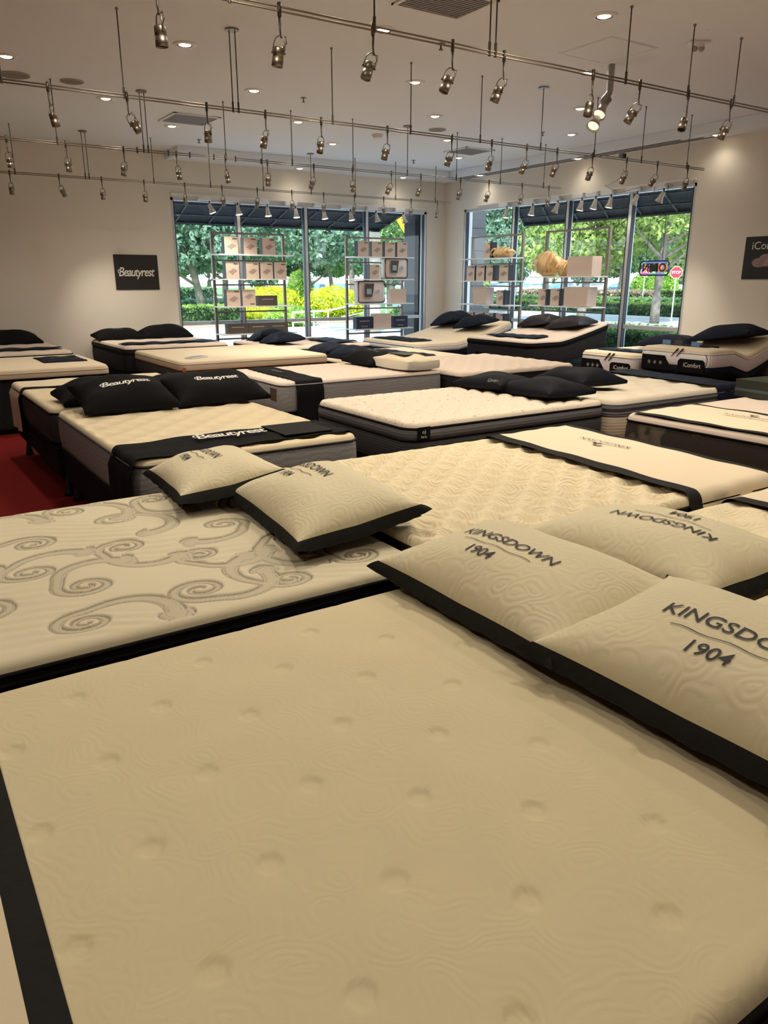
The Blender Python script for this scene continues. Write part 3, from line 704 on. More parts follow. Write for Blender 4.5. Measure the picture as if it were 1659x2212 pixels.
# ------------------------------------------------------------------ beds
def rr_map(x, y, a, b, cr):
    """map a rectangle grid onto a rounded rectangle"""
    ax, ay = np.abs(x), np.abs(y)
    px = np.clip(ax-(a-cr), 0, None); py = np.clip(ay-(b-cr), 0, None)
    m = np.maximum(px, py); l = np.hypot(px, py); k = np.where((px > 0) & (py > 0) & (l > 0), m/np.where(l > 0, l, 1), 1.0)
    return np.sign(x)*(np.minimum(ax, a-cr)+px*k), np.sign(y)*(np.minimum(ay, b-cr)+py*k)
def outline(a, b, cr, step=.05):
    pts = []
    for sx, sy, a0 in ((1,1,0),(-1,1,90),(-1,-1,180),(1,-1,270)):
        for k in range(7):
            t = math.radians(a0+90*k/6); pts.append((sx*(a-cr)+cr*math.cos(t), sy*(b-cr)+cr*math.sin(t), math.cos(t), math.sin(t)))
        # subdivide the straight run
        n = int(((2*a if sx*sy > 0 else 2*b)-2*cr)/step)
        p = pts[-1]
        if sx*sy > 0: q = (-sx*(a-cr), sy*b) if True else None; dx = (-sx*2*(a-cr)/n, 0)
        else: dx = (0, -sy*2*(b-cr)/n)
        for k in range(1, n): pts.append((p[0]+dx[0]*k, p[1]+dx[1]*k, p[2], p[3]))
    return np.array(pts)
def tuft(sx, sy, depth, r, stag=True, x0=0, y0=0, power=2.0):
    def f(X, Y):
        u = (X-x0)/sx; v = (Y-y0)/sy
        if stag:
            best = None
            for ox, oy in ((0,0),(1,1)):
                du = (u-ox) - 2*np.round((u-ox)/2); dv = (v-oy) - 2*np.round((v-oy)/2)
                d = np.hypot(du*sx, dv*sy); best = d if best is None else np.minimum(best, d)
        else:
            best = np.hypot((u-np.round(u))*sx, (v-np.round(v))*sy)
        return -depth*np.exp(-(best/r)**power)
    return f
def puff(sx, sy, h):
    return lambda X, Y: -h + h*np.abs(np.sin(PI*X/sx)*np.sin(PI*Y/sy))**.5
def diamond(s, h):
    return lambda X, Y: -h + h*(np.abs(np.sin(PI*(X+Y)/s))*np.abs(np.sin(PI*(X-Y)/s)))**.45
def channels(s, h, axis=0):
    return lambda X, Y: -h + h*np.abs(np.sin(PI*(X if axis == 0 else Y)/s))**.5
def wobble(h, f=2.0):
    return lambda X, Y: h*(np.sin(f*X*2.1+1.3*np.sin(f*Y*1.7))+np.sin(f*Y*2.7+X*f)) * .5
def addf(*fs): return lambda X, Y: sum(f(X, Y) for f in fs)

class Bed: pass
def bed(name, label, x0, x1, y0, y1, z0, z1, top, bands, quilt=None, res=.02, cr=.09, er=.045, lift=None, group='mattresses set out on display', colorfn=None, pipe=M_black, pr=.007, cat='mattress'):
    """bands: list of (z_top_offset, z_bottom_offset, material, bulge, pipe_below material or None), offsets are below the top edge seam"""
    B = Bed(); B.x0, B.x1, B.y0, B.y1, B.z0, B.z1, B.lift = x0, x1, y0, y1, z0, z1, lift
    cx, cy = (x0+x1)/2, (y0+y1)/2; a, b = (x1-x0)/2, (y1-y0)/2
    root = thing(name, label, cat, (cx, cy, z0), 0, group); B.root = root
    nx, ny = max(20, int(2*a/res)), max(16, int(2*b/res))
    u = np.linspace(-a, a, nx+1); v = np.linspace(-b, b, ny+1)
    # finer rows at the rounded edge
    e = np.array([0, .15, .35, .6, 1, 1.5, 2.2])*er*.6
    u = np.unique(np.concatenate([u[(u > -a+er*1.4) & (u < a-er*1.4)], -a+e, a-e])); v = np.unique(np.concatenate([v[(v > -b+er*1.4) & (v < b-er*1.4)], -b+e, b-e]))
    X, Y = np.meshgrid(u, v, indexing='ij')
    d = np.minimum(a-np.abs(X), b-np.abs(Y))
    q = np.clip(1-d/er, 0, 1); Z = -er*(1-np.sqrt(np.clip(1-q*q, 0, 1)))
    fade = np.clip((d-er*.3)/(er*1.2), 0, 1)
    if quilt is not None: Z = Z + quilt(X, Y)*fade
    Xm, Ym = rr_map(X, Y, a, b, cr)
    H = z1-z0
    LZ = (lambda xx, yy: lift(xx+cx, yy+cy)) if lift else (lambda xx, yy: 0*xx)
    me = grid_mesh('top_panel', Xm, Ym, Z+H+LZ(Xm, Ym))
    if colorfn is not None:
        ca = me.color_attributes.new('pattern', 'FLOAT_COLOR', 'POINT'); c = colorfn(X, Y); 
        arr = np.ones((c.size, 4), dtype=np.float32); arr[:, 0] = c.ravel(); arr[:, 1] = c.ravel(); arr[:, 2] = c.ravel()
        ca.data.foreach_set('color', arr.ravel())
    link_mesh('top_panel', me, top, root, smooth=True)
    ol = outline(a, b, cr)
    ztop = H-er
    P = np.concatenate([ol, ol[:1]], 0)
    def sweep(nm, prof, m):
        pr_ = np.array(prof); Xs = P[:, 0:1]+P[:, 2:3]*pr_[None, :, 0]; Ys = P[:, 1:2]+P[:, 3:4]*pr_[None, :, 0]
        Zs = np.repeat(pr_[None, :, 1], len(P), 0)+LZ(Xs, Ys)
        return link_mesh(nm, grid_mesh(nm, Xs, Ys, Zs), m, root, smooth=True)
    def piping(z, m, r=pr):
        t = np.linspace(0, 2*PI, 9); return sweep('piping', [(.003+r*math.cos(k), z+r*math.sin(k)) for k in t], m)
    piping(ztop, pipe)
    for (za, zb, m, bulge, pm) in bands:
        k = np.linspace(0, 1, 9)
        sweep('border', [(bulge*math.sin(PI*t)**.6, ztop-za-(zb-za)*t) for t in k], m)
        if pm is not None: piping(ztop-zb, pm)
    bmx = bmesh.new(); bot = [bmx.verts.new((p[0], p[1], ztop-bands[-1][1]+float(LZ(np.array(p[0]), np.array(p[1]))))) for p in ol]; bmx.faces.new(bot[::-1]); link_mesh('underside', bmx, M_black, root)
    B.er, B.cr, B.a, B.b, B.cx, B.cy = er, cr, a, b, cx, cy
    return B
def foundation(label, x0, x1, y0, y1, z1, m=M_black, zb=.18, legs=True, group='dark foundations under the mattresses'):
    cx, cy = (x0+x1)/2, (y0+y1)/2
    r = thing('bed_foundation', label, 'bed base', (cx, cy, 0), 0, group)
    a, b = (x1-x0)/2-.01, (y1-y0)/2-.01
    link_mesh('box_spring', bev_box(-a, a, -b, b, zb, z1-.003, .02, 2), m, r)
    link_mesh('edge_tape', bev_box(-a-.004, a+.004, -b-.004, b+.004, z1-.03, z1-.018, .003, 1), M_flange, r)
    for sx in (-1, 1):
        for sy in (-1, 1):
            bm = bmesh.new(); lathe(bm, [(.038, 0), (.034, .03), (.022, .10), (.012, zb+.002)], 14, Matrix.Translation((sx*(a-.06), sy*(b-.06), 0)))
            link_mesh('leg', bm, mat('black_plastic', (.01,.01,.01), .5), r, smooth=True)
    return r
def drape(name, label, B, axis, s0, s1, bands, over=(True, True), drop=.3, off=.006, res=.02, er=.05, group=None, cat='bed throw', wr=.002, skew=0.0, tmax=None):
    """throw laid across bed B. axis='x': s runs along x, the cloth goes across y and hangs down both long sides"""
    root = thing(name, label, cat, (B.cx, B.cy, B.z1), 0, group)
    half = (B.b if axis == 'x' else B.a)+off; z = off
    path = []
    if over[0]: path += [(-half, -er-drop+drop*k/8) for k in range(8)]
    else: pass
    n = 8
    path += [(-half+er-er*math.cos(k*PI/2/n), -er+er*math.sin(k*PI/2/n)) for k in range(n+1)] if over[0] else [(-half+er+.02, 0)]
    m_ = int(2*(half-er)/res); path += [(-half+er+2*(half-er)*k/m_, 0) for k in range(1, m_)]
    path += [(half-er+er*math.sin(k*PI/2/n), -er+er*math.cos(k*PI/2/n)) for k in range(n+1)] if over[1] else [(half-er-.02, 0)]
    if over[1]: path += [(half, -er-drop*(k+1)/8) for k in range(8)]
    T = np.array(path)
    for nm, b0, b1, m in bands:
        s = np.linspace(b0, b1, max(2, int((b1-b0)/res)+1))
        S, Tt = np.meshgrid(s, T[:, 0], indexing='ij'); _, Tz = np.meshgrid(s, T[:, 1], indexing='ij')
        wz = wr*(np.sin(S*31+Tt*7)+np.sin(S*13-Tt*17)+1.2)
        hang = np.clip(-Tz-er, 0, None)
        sgn = np.sign(Tt); side = hang > 0
        Tt2 = np.where(side, Tt+sgn*np.clip(hang*.6, 0, .026)+sgn*.008*np.sin(S*24)*hang/.3, Tt)
        S2 = S + skew*(Tt/half)
        if axis == 'x': Xw, Yw = S2-B.cx, Tt2
        else: Xw, Yw = Tt2, S2-B.cy
        Zw = Tz+z+wz*(~side)
        if B.lift: Zw = Zw+B.lift(Xw+B.cx, Yw+B.cy)
        link_mesh(nm, grid_mesh(nm, Xw, Yw, Zw), m, root, smooth=True)
    return root
def towel(name, label, cx, cy, z, w, l, rz, m=M_navy, lift=None, group='folded black cloths on the mattresses', text=None, th=.012, tw=.2):
    r = thing(name, label, 'cloth', (cx, cy, z), rz, group)
    u = np.linspace(-w/2, w/2, 25); v = np.linspace(-l/2, l/2, 25)
    X, Y = np.meshgrid(u, v, indexing='ij'); rx, ry = rr_map(X, Y, w/2, l/2, .02)
    W_ = .004*np.sin(X*23+Y*9)+.003*np.sin(Y*31)
    e = np.clip(np.minimum(w/2-np.abs(X), l/2-np.abs(Y))/.012, 0, 1)
    c, s = math.cos(rz), math.sin(rz)
    LF = lift(rx*c-ry*s+cx, rx*s+ry*c+cy)-lift(cx, cy) if lift else 0
    link_mesh('cloth', grid_mesh('cloth', rx, ry, (W_+th)*e**.5+.001+LF), m, r, smooth=True)
    if text: lettering('printed_logo', text, tw, lambda a, b: (a, b, th+.009), M_inkgrey, r)
    return r
MID = .16
# --- A: nearest bed
A_c = (.575, 1.19)
qA0 = tuft(1.0, 1.0, 1.0, 1.0)
def qA(X, Y):
    f1 = tuft(.165, .155, .0055, .024, True, .44-A_c[0], 1.035-A_c[1], 12.0)(X, Y)
    return f1
qA2 = tuft(.165, .155, .004, .06, True, .44-A_c[0], 1.035-A_c[1], 1.8)
def sinkA(X, Y): return .004*np.sin(X*3+1)*np.sin(Y*2.5)
K_band = [(0, .035, M_black, .004, M_black), (.035, .30, M_black, .012, M_black)]
BA = bed('mattress', 'cream plush mattress nearest the camera, filling the foreground', -.45, 1.60, .41, 1.97, .30, .64, M_swirl, K_band, addf(qA, qA2, sinkA), res=.0062, er=.045)
foundation('foundation under the nearest mattress', -.45, 1.60, .41, 1.97, .30)
drape('bed_throw', 'cream throw with black edge on the nearest bed, cut by the lower left corner', BA, 'x', 0, 0, [('border_strip', .027, .078, M_flange), ('cloth', -.40, .027, M_creamsmooth)], drop=.25, wr=.0006, off=.004)

# --- K: scroll-printed mattress
SPI = [(117,1170),(279,1138),(304,1205),(125,1241),(420,1249),(239,1292),(49,1338),(467,1170),(613,1219),(201,1105),(325,1089),(38,1130)]
def build_scrolls():
    """scroll motifs as polylines with a ribbon half-width, in room coordinates"""
    out = []; rnd = random.Random(11)
    spots = [(.39,3.12),(.76,3.26),(.68,2.88),(.33,2.78),(.90,2.64),(.47,2.55),(.13,2.50),(1.12,2.95),(1.26,2.62),(.60,3.50),(.98,3.48),(.22,3.42),(1.38,3.3),(-.08,2.9),(-.2,3.3),(1.40,2.30),(.78,2.30),(1.08,2.24),(.02,2.22),(-.35,2.55),(1.45,2.95),(.40,2.26)]
    for i, (x, y) in enumerate(spots):
        sg = 1 if i % 2 else -1; rot = [2.4,0.3,3.6,2.2,4.0,2.6,1.2,5.5,2.9,.8,3.4,1.8][i % 12]+(.7 if i > 11 else 0)
        R_ = .092+rnd.uniform(-.012, .012); pts = []; wd = []
        for k in range(40):
            t = k/39; th = rot+sg*t*3.3*PI; rr = R_*(1-.86*t**.8)
            pts.append((x+rr*math.cos(th)*1.12, y+rr*math.sin(th)*.92)); wd.append(.020*(1-.72*t))
        pts = pts[::-1]; wd = wd[::-1]; p = pts[-1]; q = pts[-2]; ang = math.atan2(p[1]-q[1], p[0]-q[0]); n = 22+rnd.randint(0, 6)
        for k in range(n):
            ang += -sg*(-.02 if k < 5 else .09); p = (p[0]+.0135*math.cos(ang), p[1]+.0135*math.sin(ang)); pts.append(p); wd.append(.020+.013*k/n)
        # flared stepped foot
        for k in range(3): p = (p[0]+.008*math.cos(ang), p[1]+.008*math.sin(ang)); pts.append(p); wd.append(.05+.006*k)
        out.append((np.array(pts), np.array(wd)))
    return out
SCR = build_scrolls()
K_x0, K_x1, K_y0, K_y1 = -.43, 1.58, 2.095, 3.60
kcx, kcy = (K_x0+K_x1)/2, (K_y0+K_y1)/2
def scroll_fields(X, Y):
    sh = X.shape; x = X.ravel()+kcx; y = Y.ravel()+kcy
    best = np.full(x.shape, 9.0); wb = np.full(x.shape, .02)
    for pts, wd in SCR:
        lo, hi = pts.min(0)-.05, pts.max(0)+.05
        sel = np.where((x > lo[0]) & (x < hi[0]) & (y > lo[1]) & (y < hi[1]))[0]
        if not len(sel): continue
        a = pts[:-1]; bb_ = pts[1:]; d = bb_-a; L2 = (d**2).sum(1)+1e-12
        px = x[sel][:, None]; py = y[sel][:, None]
        t = np.clip(((px-a[None, :, 0])*d[None, :, 0]+(py-a[None, :, 1])*d[None, :, 1])/L2[None], 0, 1)
        ds = np.hypot(px-(a[None, :, 0]+t*d[None, :, 0]), py-(a[None, :, 1]+t*d[None, :, 1]))
        j = ds.argmin(1); dm = ds[np.arange(len(sel)), j]; w_ = wd[j]
        up = dm/w_ < best[sel]/wb[sel]
        best[sel[up]] = dm[up]; wb[sel[up]] = w_[up]
    return best.reshape(sh), wb.reshape(sh)
def K_color(X, Y):
    d, w = scroll_fields(X, Y)
    c = np.ones_like(d)
    c = np.where(d < w, .80, c)
    c = np.minimum(c, 1-.66*np.exp(-((d-w)/.0030)**2)); c = np.minimum(c, 1-.50*np.exp(-((d-w*.60)/.0026)**2)*(w > .009))
    halo = (d > w) & (d < w+.012); c = np.where(halo, np.minimum(c, 1-.10*(1-(d-w)/.012)), c)
    return c
def K_quilt(X, Y):
    d, w = scroll_fields(X, Y)
    h = -.006*np.exp(-((d-w)/.006)**2)-.004*(d < w)
    h = h-.008*np.exp(-((d-w-.03)/.02)**2)*0
    st = (X*.35+Y)*1.0
    h += .0030*np.sin(st*105+3*np.sin(X*9))*np.clip((d-w)/.02, 0, 1)*np.clip(np.sin(X*7+Y*5)+.3, 0, 1)
    h += .005*np.sin(X*8)*np.sin(Y*9)
    return h
def pattern_mat(name, col):
    m, nt, b = new_mat(name); N = nt.nodes; L = nt.links
    at = N.new('ShaderNodeAttribute'); at.attribute_name = 'pattern'
    mx = N.new('ShaderNodeMix'); mx.data_type = 'RGBA'; mx.blend_type = 'MULTIPLY'; mx.inputs['Factor'].default_value = 1
    mx.inputs['A'].default_value = (*col, 1); L.new(at.outputs['Color'], mx.inputs['B']); L.new(mx.outputs['Result'], b.inputs['Base Color'])
    b.inputs['Roughness'].default_value = .75; b.inputs['Specular IOR Level'].default_value = .3; b.inputs['Sheen Weight'].default_value = .1
    return m
M_scroll = pattern_mat('scroll_damask', (0.622, 0.567, 0.412))
BK = bed('mattress', 'cream mattress printed with grey scrolls, left behind the nearest bed', K_x0, K_x1, K_y0, K_y1, .32, .64, M_scroll, [(0, .03, M_black, .004, M_black), (.03, .275, M_black, .012, M_black)], K_quilt, res=.0042, er=.035, colorfn=K_color)
foundation('foundation under the scroll-printed mattress', K_x0, K_x1, K_y0, K_y1, .32)
# --- C: wavy tufted mattress in the centre
qC = addf(tuft(.102, .086, .050, .060, True, .0, .0, 1.8), wobble(.004))
BC = bed('mattress', 'cream wavy-tufted mattress in the centre with a cream foot throw', 1.60, 3.74, 1.985, 3.54, .34, .70, M_swirl2, [(0, .05, M_black, .006, M_black), (.05, .31, M_black, .014, M_black)], qC, res=.0095, er=.055)
foundation('foundation under the central wavy mattress', 1.60, 3.74, 1.985, 3.54, .34)
thC = drape('bed_throw', 'cream throw with black edge band across the central bed foot', BC, 'x', 0, 0, [('border_strip', 3.03, 3.12, M_flange), ('cloth', 3.12, 3.70, M_creamsmooth), ('end_strip', 3.70, 3.745, M_flange)], drop=.30, er=.06, skew=.06, off=.007)
def lion(fn_z, cx, cy, s, parent, m=M_ink):
    """small printed crest: a plain ring of leaf strokes"""
    bm = bmesh.new()
    for k in range(7):
        a = PI*k/6; x0_, y0_ = .35*s*math.cos(a), .35*s*math.sin(a)
        vs = []
        for t in range(8):
            q = 2*PI*t/8; vs.append(bm.verts.new(fn_z(cx+x0_+.22*s*math.cos(q)*abs(math.cos(a))+.10*s*math.cos(q), cy+y0_+.16*s*math.sin(q))))
        bm.faces.new(vs)
    link_mesh('printed_crest', bm, m, parent)
lettering('printed_name', 'KINGSDOWN', .36, lambda a, b: (3.50-BC.cx-b, 2.94-BC.cy+a, .020), M_ink, thC)
lion(lambda a, b: (3.44-BC.cx-b, 2.94-BC.cy+a, .021), 0, 0, .055, thC)
# --- R: right neighbour of the nearest bed
BR = bed('mattress', 'cream puffy mattress at the right, head to head with the nearest bed', 1.66, 3.72, .40, 1.945, .34, .665, M_swirl2, [(0, .05, M_black, .006, M_black), (.05, .28, M_black, .014, M_black)], addf(tuft(.15, .15, .030, .085, True), wobble(.006)), res=.011, er=.055)
foundation('foundation under the puffy mattress at the right', 1.66, 3.72, .40, 1.945, .34)
drape('bed_throw', 'black edged cream throw on the puffy bed at the right edge', BR, 'x', 0, 0, [('border_strip', 3.16, 3.25, M_flange), ('cloth', 3.25, 3.68, M_creamsmooth)], drop=.25, er=.06, off=.008)
# --- B pair (left middle)
BB = bed('mattress', 'tufted cream mattress with silver grey sides at left, black foot throw', 1.06, 2.49, 4.05, 6.09, .42, .70, M_cream, [(0, .225, M_greylight, .010, M_charcoal)], addf(tuft(.13, .13, .030, .075, True), wobble(.004)), res=.018, er=.04, pipe=M_charcoal)
foundation('foundation under the left grey-sided mattress', 1.06, 2.49, 4.05, 6.09, .42, zb=.16)
thB = drape('bed_throw', 'black lettered throw across the left bed foot', BB, 'y', 0, 0, [('cloth', 4.10, 4.54, M_black)], drop=.42, er=.045, off=.006, skew=.05, wr=.003)
link_mesh('grey_panel', bxm(2.02-BB.cx, 2.36-BB.cx, 4.16-BB.cy, 4.52-BB.cy, .018, .023), M_flange, thB)
lettering('lettering', 'Beautyrest', .46, lambda a, b: (1.75-BB.cx+a, 4.36-BB.cy+b*1.5, .030), M_inkwhite, thB, shear=.28, bold=.012, space=.86, extra=script_extra(.46))
BB2 = bed('mattress', 'cream mattress with dark brown sides, behind the left pillows', 1.03, 2.45, 6.13, 8.03, .42, .70, M_cream, [(0, .225, M_damask if False else M_charcoal, .010, M_black)], tuft(.2, .2, .010, .08, True), res=.03, er=.04)
foundation('foundation on tapered legs behind the left pillows', 1.03, 2.45, 6.13, 8.03, .42)
drape('bed_throw', 'cream black-edged throw hanging at the far left bed foot', BB2, 'y', 0, 0, [('cloth', 7.50, 8.0, M_creamsmooth), ('border_strip', 7.42, 7.50, M_black)], drop=.36, er=.045, off=.006)
# --- E and S2 pair (centre right)
def S_top(name, col): return mat(name, col, .85, noise=.03, nscale=30, bump=.15, bscale=220, sheen=.1)
def speckle(name, col, dark):
    m, nt, b = new_mat(name); N = nt.nodes; L = nt.links
    t = N.new('ShaderNodeTexCoord'); v = N.new('ShaderNodeTexNoise'); v.inputs['Scale'].default_value = 38; v.inputs['Detail'].default_value = 1
    L.new(t.outputs['Object'], v.inputs['Vector']); r = N.new('ShaderNodeValToRGB')
    r.color_ramp.elements[0].position = .66; r.color_ramp.elements[1].position = .70; r.color_ramp.elements[0].color = (*col, 1); r.color_ramp.elements[1].color = (*dark, 1)
    L.new(v.outputs['Fac'], r.inputs[0]); L.new(r.outputs[0], b.inputs['Base Color']); b.inputs['Roughness'].default_value = .85; b.inputs['Specular IOR Level'].default_value = .2
    return m
M_speck = speckle('speckled_knit', (0.672, 0.596, 0.487), (.42,.38,.34))
BE = bed('mattress', 'diamond-quilted speckled cream mattress with dark grey sides, centre right', 3.02, 5.05, 4.25, 5.64, .36, .68, M_speck, [(0, .085, M_grey, .012, M_black), (.085, .27, M_charcoal, .014, M_black)], addf(diamond(.20, .026), wobble(.004)), res=.016, er=.05, cr=.12, pr=.009)
foundation('foundation under the diamond-quilted mattress', 3.02, 5.05, 4.25, 5.64, .36)
rt_ = link_mesh('label_tag', bxm(-.055,.055,-.004,0,-.09,.0), M_black, BE.root, (-.90, -.705, .285)); 
lettering('tag_emblem', 'o)', .03, lambda a, b: (a, -.0055, b-.035), M_inkwhite, rt_)
lettering('tag_text', 'Serta', .05, lambda a, b: (a, -.0055, b-.07), M_inkwhite, rt_)
BS = bed('mattress', 'deep-tufted cream mattress with blue-grey trim, right of the black pillows', 5.08, 6.95, 4.20, 5.65, .34, .68, S_top('cream_tufted', (0.672, 0.605, 0.487)), [(0, .05, M_grey, .012, M_charcoal), (.05, .09, M_grey, .010, M_bluegrey), (.09, .29, M_beigeborder, .012, M_black)], addf(tuft(.16, .2, .042, .085, True), wobble(.006)), res=.018, er=.055, cr=.12, pipe=M_bluegrey)
foundation('foundation under the deep-tufted mattress', 5.08, 6.95, 4.20, 5.65, .34)
drape('bed_throw', 'navy throw folded over the deep-tufted bed foot', BS, 'x', 0, 0, [('cloth', 6.55, 6.97, M_navy)], drop=.30, er=.06, off=.008, skew=.05)
# --- KB: grey damask bed at right
BD = bed('mattress', 'cream mattress with brown damask sides at the right edge', 4.53, 6.58, 2.15, 3.66, .26, .70, M_pinkcream, [(0, .40, M_damask, .012, M_black)], addf(tuft(.17, .2, .014, .08, True), wobble(.004)), res=.02, er=.05)
foundation('foundation under the damask-sided mattress', 4.53, 6.58, 2.15, 3.66, .26)
thD = drape('bed_throw', 'cream throw with two black bands on the damask-sided bed', BD, 'x', 0, 0, [('border_strip', 4.55, 4.62, M_flange), ('cloth', 4.62, 5.24, M_creamsmooth), ('end_strip', 5.24, 5.30, M_flange)], over=(True, False), drop=.1, er=.06, off=.007)
lettering('printed_name', 'KINGSDOWN', .36, lambda a, b: (5.02-BD.cx-b, 2.98-BD.cy+a, .020), M_ink, thD)
lion(lambda a, b: (5.10-BD.cx-b, 2.98-BD.cy+a, .021), 0, 0, .055, thD)
r = thing('pillow_box', 'stack of two dark green boxes at the right edge on the damask bed', 'box', (6.28, 3.50, .70), -.1)
link_mesh('box', bxm(-.28,.28,-.20,.20,0,.07), mat('dark_green_box', (.02,.025,.015), .5), r)
link_mesh('upper_box', bxm(-.28,.28,-.19,.20,.072,.14), mat('dark_green_box', (.02,.025,.015), .5), r)
link_mesh('stripe', bxm(-.281,.281,-.2005,.20,.045,.07), mat('teal_stripe', (.05,.08,.09), .5), r)
# --- M and M2 pair
BM = bed('mattress', 'rippled cream mattress with grey sides behind the lettered pillows, black throw', 3.18, 5.13, 6.60, 7.92, .40, .70, M_pinkcream, [(0, .25, M_greylight, .010, M_charcoal)], addf(tuft(.045, .06, .016, .026, True), wobble(.003)), res=.014, er=.035, pipe=M_greylight)
foundation('foundation under the rippled mattress', 3.18, 5.13, 6.60, 7.92, .40)
thM = drape('bed_throw', 'black throw hanging down the side of the rippled bed', BM, 'x', 0, 0, [('cloth', 3.36, 3.66, M_black)], drop=.34, er=.045, off=.006, skew=.03)
lettering('lettering', 'BLACK', .22, lambda a, b: (3.50-BM.cx+b*.9, 7.35-BM.cy-a, .021), M_inkgrey, thM)
link_mesh('price_tag', bxm(-.07,.07,-.012,-.004,-.06,.06), mat('tag_brown', (.08,.05,.04), .4), BM.root, (-.975,-.5,.17), (0,0,-PI/2))
BM2 = bed('mattress', 'rose-cream tufted mattress with navy sides, centre behind the pillows', 5.17, 6.90, 6.32, 7.95, .40, .70, M_pinkcream, [(0, .25, M_blackrib, .010, M_black)], addf(tuft(.10, .11, .028, .055, True), wobble(.005)), res=.018, er=.055, pipe=M_bluegrey)
foundation('foundation under the rose-cream mattress', 5.17, 6.90, 6.32, 7.95, .40)
# --- TP, CRM, N
BT = bed('mattress', 'smooth cream foam mattress with orange piping on a dark base, left of centre', 3.02, 5.04, 8.98, 10.98, .42, .70, M_creamsmooth, [(0, .07, M_creamsmooth, .004, M_orange), (.07, .245, M_charcoal, .006, M_black)], wobble(.001), res=.05, er=.035, cr=.07, pipe=M_creamsmooth, pr=.004)
link_mesh('orange_tab', bxm(-.012,.03,-.006,0,-.06,.05), M_orange, BT.root, (-.985,-1.0,.16))
lettering('side_lettering', 'TEMPUR', .20, lambda a, b: (-1.02, -a-.55, b+.10), M_inkgrey, BT.root)
foundation('foundation under the smooth foam mattress', 3.02, 5.04, 8.98, 10.98, .42)
r = thing('price_card', 'small white card stand lying on the smooth foam mattress', 'card', (3.36, 9.38, .705), .5)
link_mesh('card', bxm(-.15,.15,-.06,.06,0,.012), M_white, r); link_mesh('card_face', bxm(-.13,.13,-.045,.045,.012,.0135), mat('card_dark', (.05,.05,.06), .4), r)
BCr = bed('mattress', 'plain cream mattress with a long black cloth, behind the cream pillow', 5.08, 6.98, 8.45, 10.0, .36, .63, M_creamsmooth, [(0, .22, M_blackrib, .006, M_black)], wobble(.002), res=.05, er=.045)
foundation('foundation under the plain cream mattress', 5.08, 6.98, 8.45, 10.0, .36)
BN = bed('mattress', 'tufted mattress with dark sides in front of the left rack', 5.02, 6.68, 10.45, 12.25, .38, .68, M_pinkcream, [(0, .25, M_blackrib, .010, M_black)], addf(tuft(.12, .14, .016, .06, True), wobble(.004)), res=.03, er=.05)
foundation('foundation under the mattress by the left rack', 5.02, 6.68, 10.45, 12.25, .38)
link_mesh('white_tag', bxm(-.003,0,-.02,.02,-.11,.0), M_white, BN.root, (-.845,-.45,.24))
# --- P, Q, Q2 on the left wall
BP = bed('mattress', 'dark ribbed-side mattress against the back wall under the square sign', 2.89, 4.42, 10.90, 12.86, .40, .75, M_pinkcream, [(0, .06, M_blackrib, .014, M_black), (.06, .30, M_blackrib, .012, M_black)], addf(tuft(.15, .15, .010, .06, True)), res=.03, er=.045)
foundation('foundation of the bed under the square sign', 2.89, 4.42, 10.90, 12.86, .40)
BQ = bed('mattress', 'white mattress against the back wall at the left edge', .64, 2.18, 10.75, 12.80, .40, .75, M_pinkcream, [(0, .30, M_blackrib, .012, M_black)], addf(tuft(.15, .15, .010, .06, True)), res=.03, er=.045)
foundation('foundation of the bed at the left edge by the wall', .64, 2.18, 10.75, 12.80, .40)
BQ2 = bed('mattress', 'smooth cream mattress on a tall black base at the left edge', .20, 2.23, 9.14, 10.66, .60, .71, M_creamsmooth, [(0, .06, M_creamsmooth, .004, M_black)], wobble(.001), res=.05, er=.05, pipe=M_creamsmooth, pr=.004)
foundation('tall black base under the smooth cream mattress at left', .20, 2.23, 9.14, 10.66, .605, M_blackrib, zb=.05)
drape('bed_throw', 'dark throw laid across the bed under the square sign', BP, 'y', 0, 0, [('cloth', 11.15, 11.50, M_navy)], over=(False, False), off=.008, er=.05, wr=.005)
drape('bed_throw', 'dark throw laid across the bed at the left edge', BQ, 'y', 0, 0, [('cloth', 11.05, 11.40, M_navy)], over=(False, False), off=.008, er=.05, wr=.005)
towel('folded_cloth', 'folded navy cloth with a white logo on the smooth bed at left', 1.86, 10.0, .712, .50, .75, 0, text='BLACK', tw=.2)
# --- adjustable beds at the right window
def ramp(t0, t1, h): return lambda t: h*np.clip((t-t0)/(t1-t0), 0, 1)**1.3
liftU = lambda x, y: .30*np.clip((x-7.95)/1.2, 0, 1)**1.25
liftV = lambda x, y: .23*np.clip((x-8.45)/1.05, 0, 1)**1.2
liftW = lambda x, y: .10*(1-np.clip((x-8.75)/.35, 0, 1))**1.0*np.clip(1.0, 0, 1)+.34*np.clip((x-9.05)/.95, 0, 1)**1.3
M_whiteknit = mat('white_knit', (0.672, 0.655, 0.638), .85, bump=.1, bscale=200)
BU = bed('mattress', 'white mattress with striped edge and raised head, in the room corner', 7.12, 9.15, 9.86, 11.5, .42, .68, M_creamsmooth, [(0, .08, M_white_stripe, .012, M_charcoal), (.08, .21, M_navy, .010, M_black)], wobble(.001), res=.04, er=.05, lift=liftU, pipe=M_whiteknit)
foundation('adjustable base of the corner bed', 7.12, 9.15, 9.86, 11.5, .41)
BV = bed('mattress', 'cream-topped black mattress with raised head by the right window', 7.82, 9.50, 8.08, 9.50, .42, .805, M_pinkcream, [(0, .06, M_black, .018, M_black), (.06, .31, M_blackrib, .012, M_black)], addf(tuft(.2, .2, .016, .1, True)), res=.03, er=.045, lift=liftV)
foundation('adjustable base of the black bed by the right window', 7.82, 9.50, 8.08, 9.50, .41)
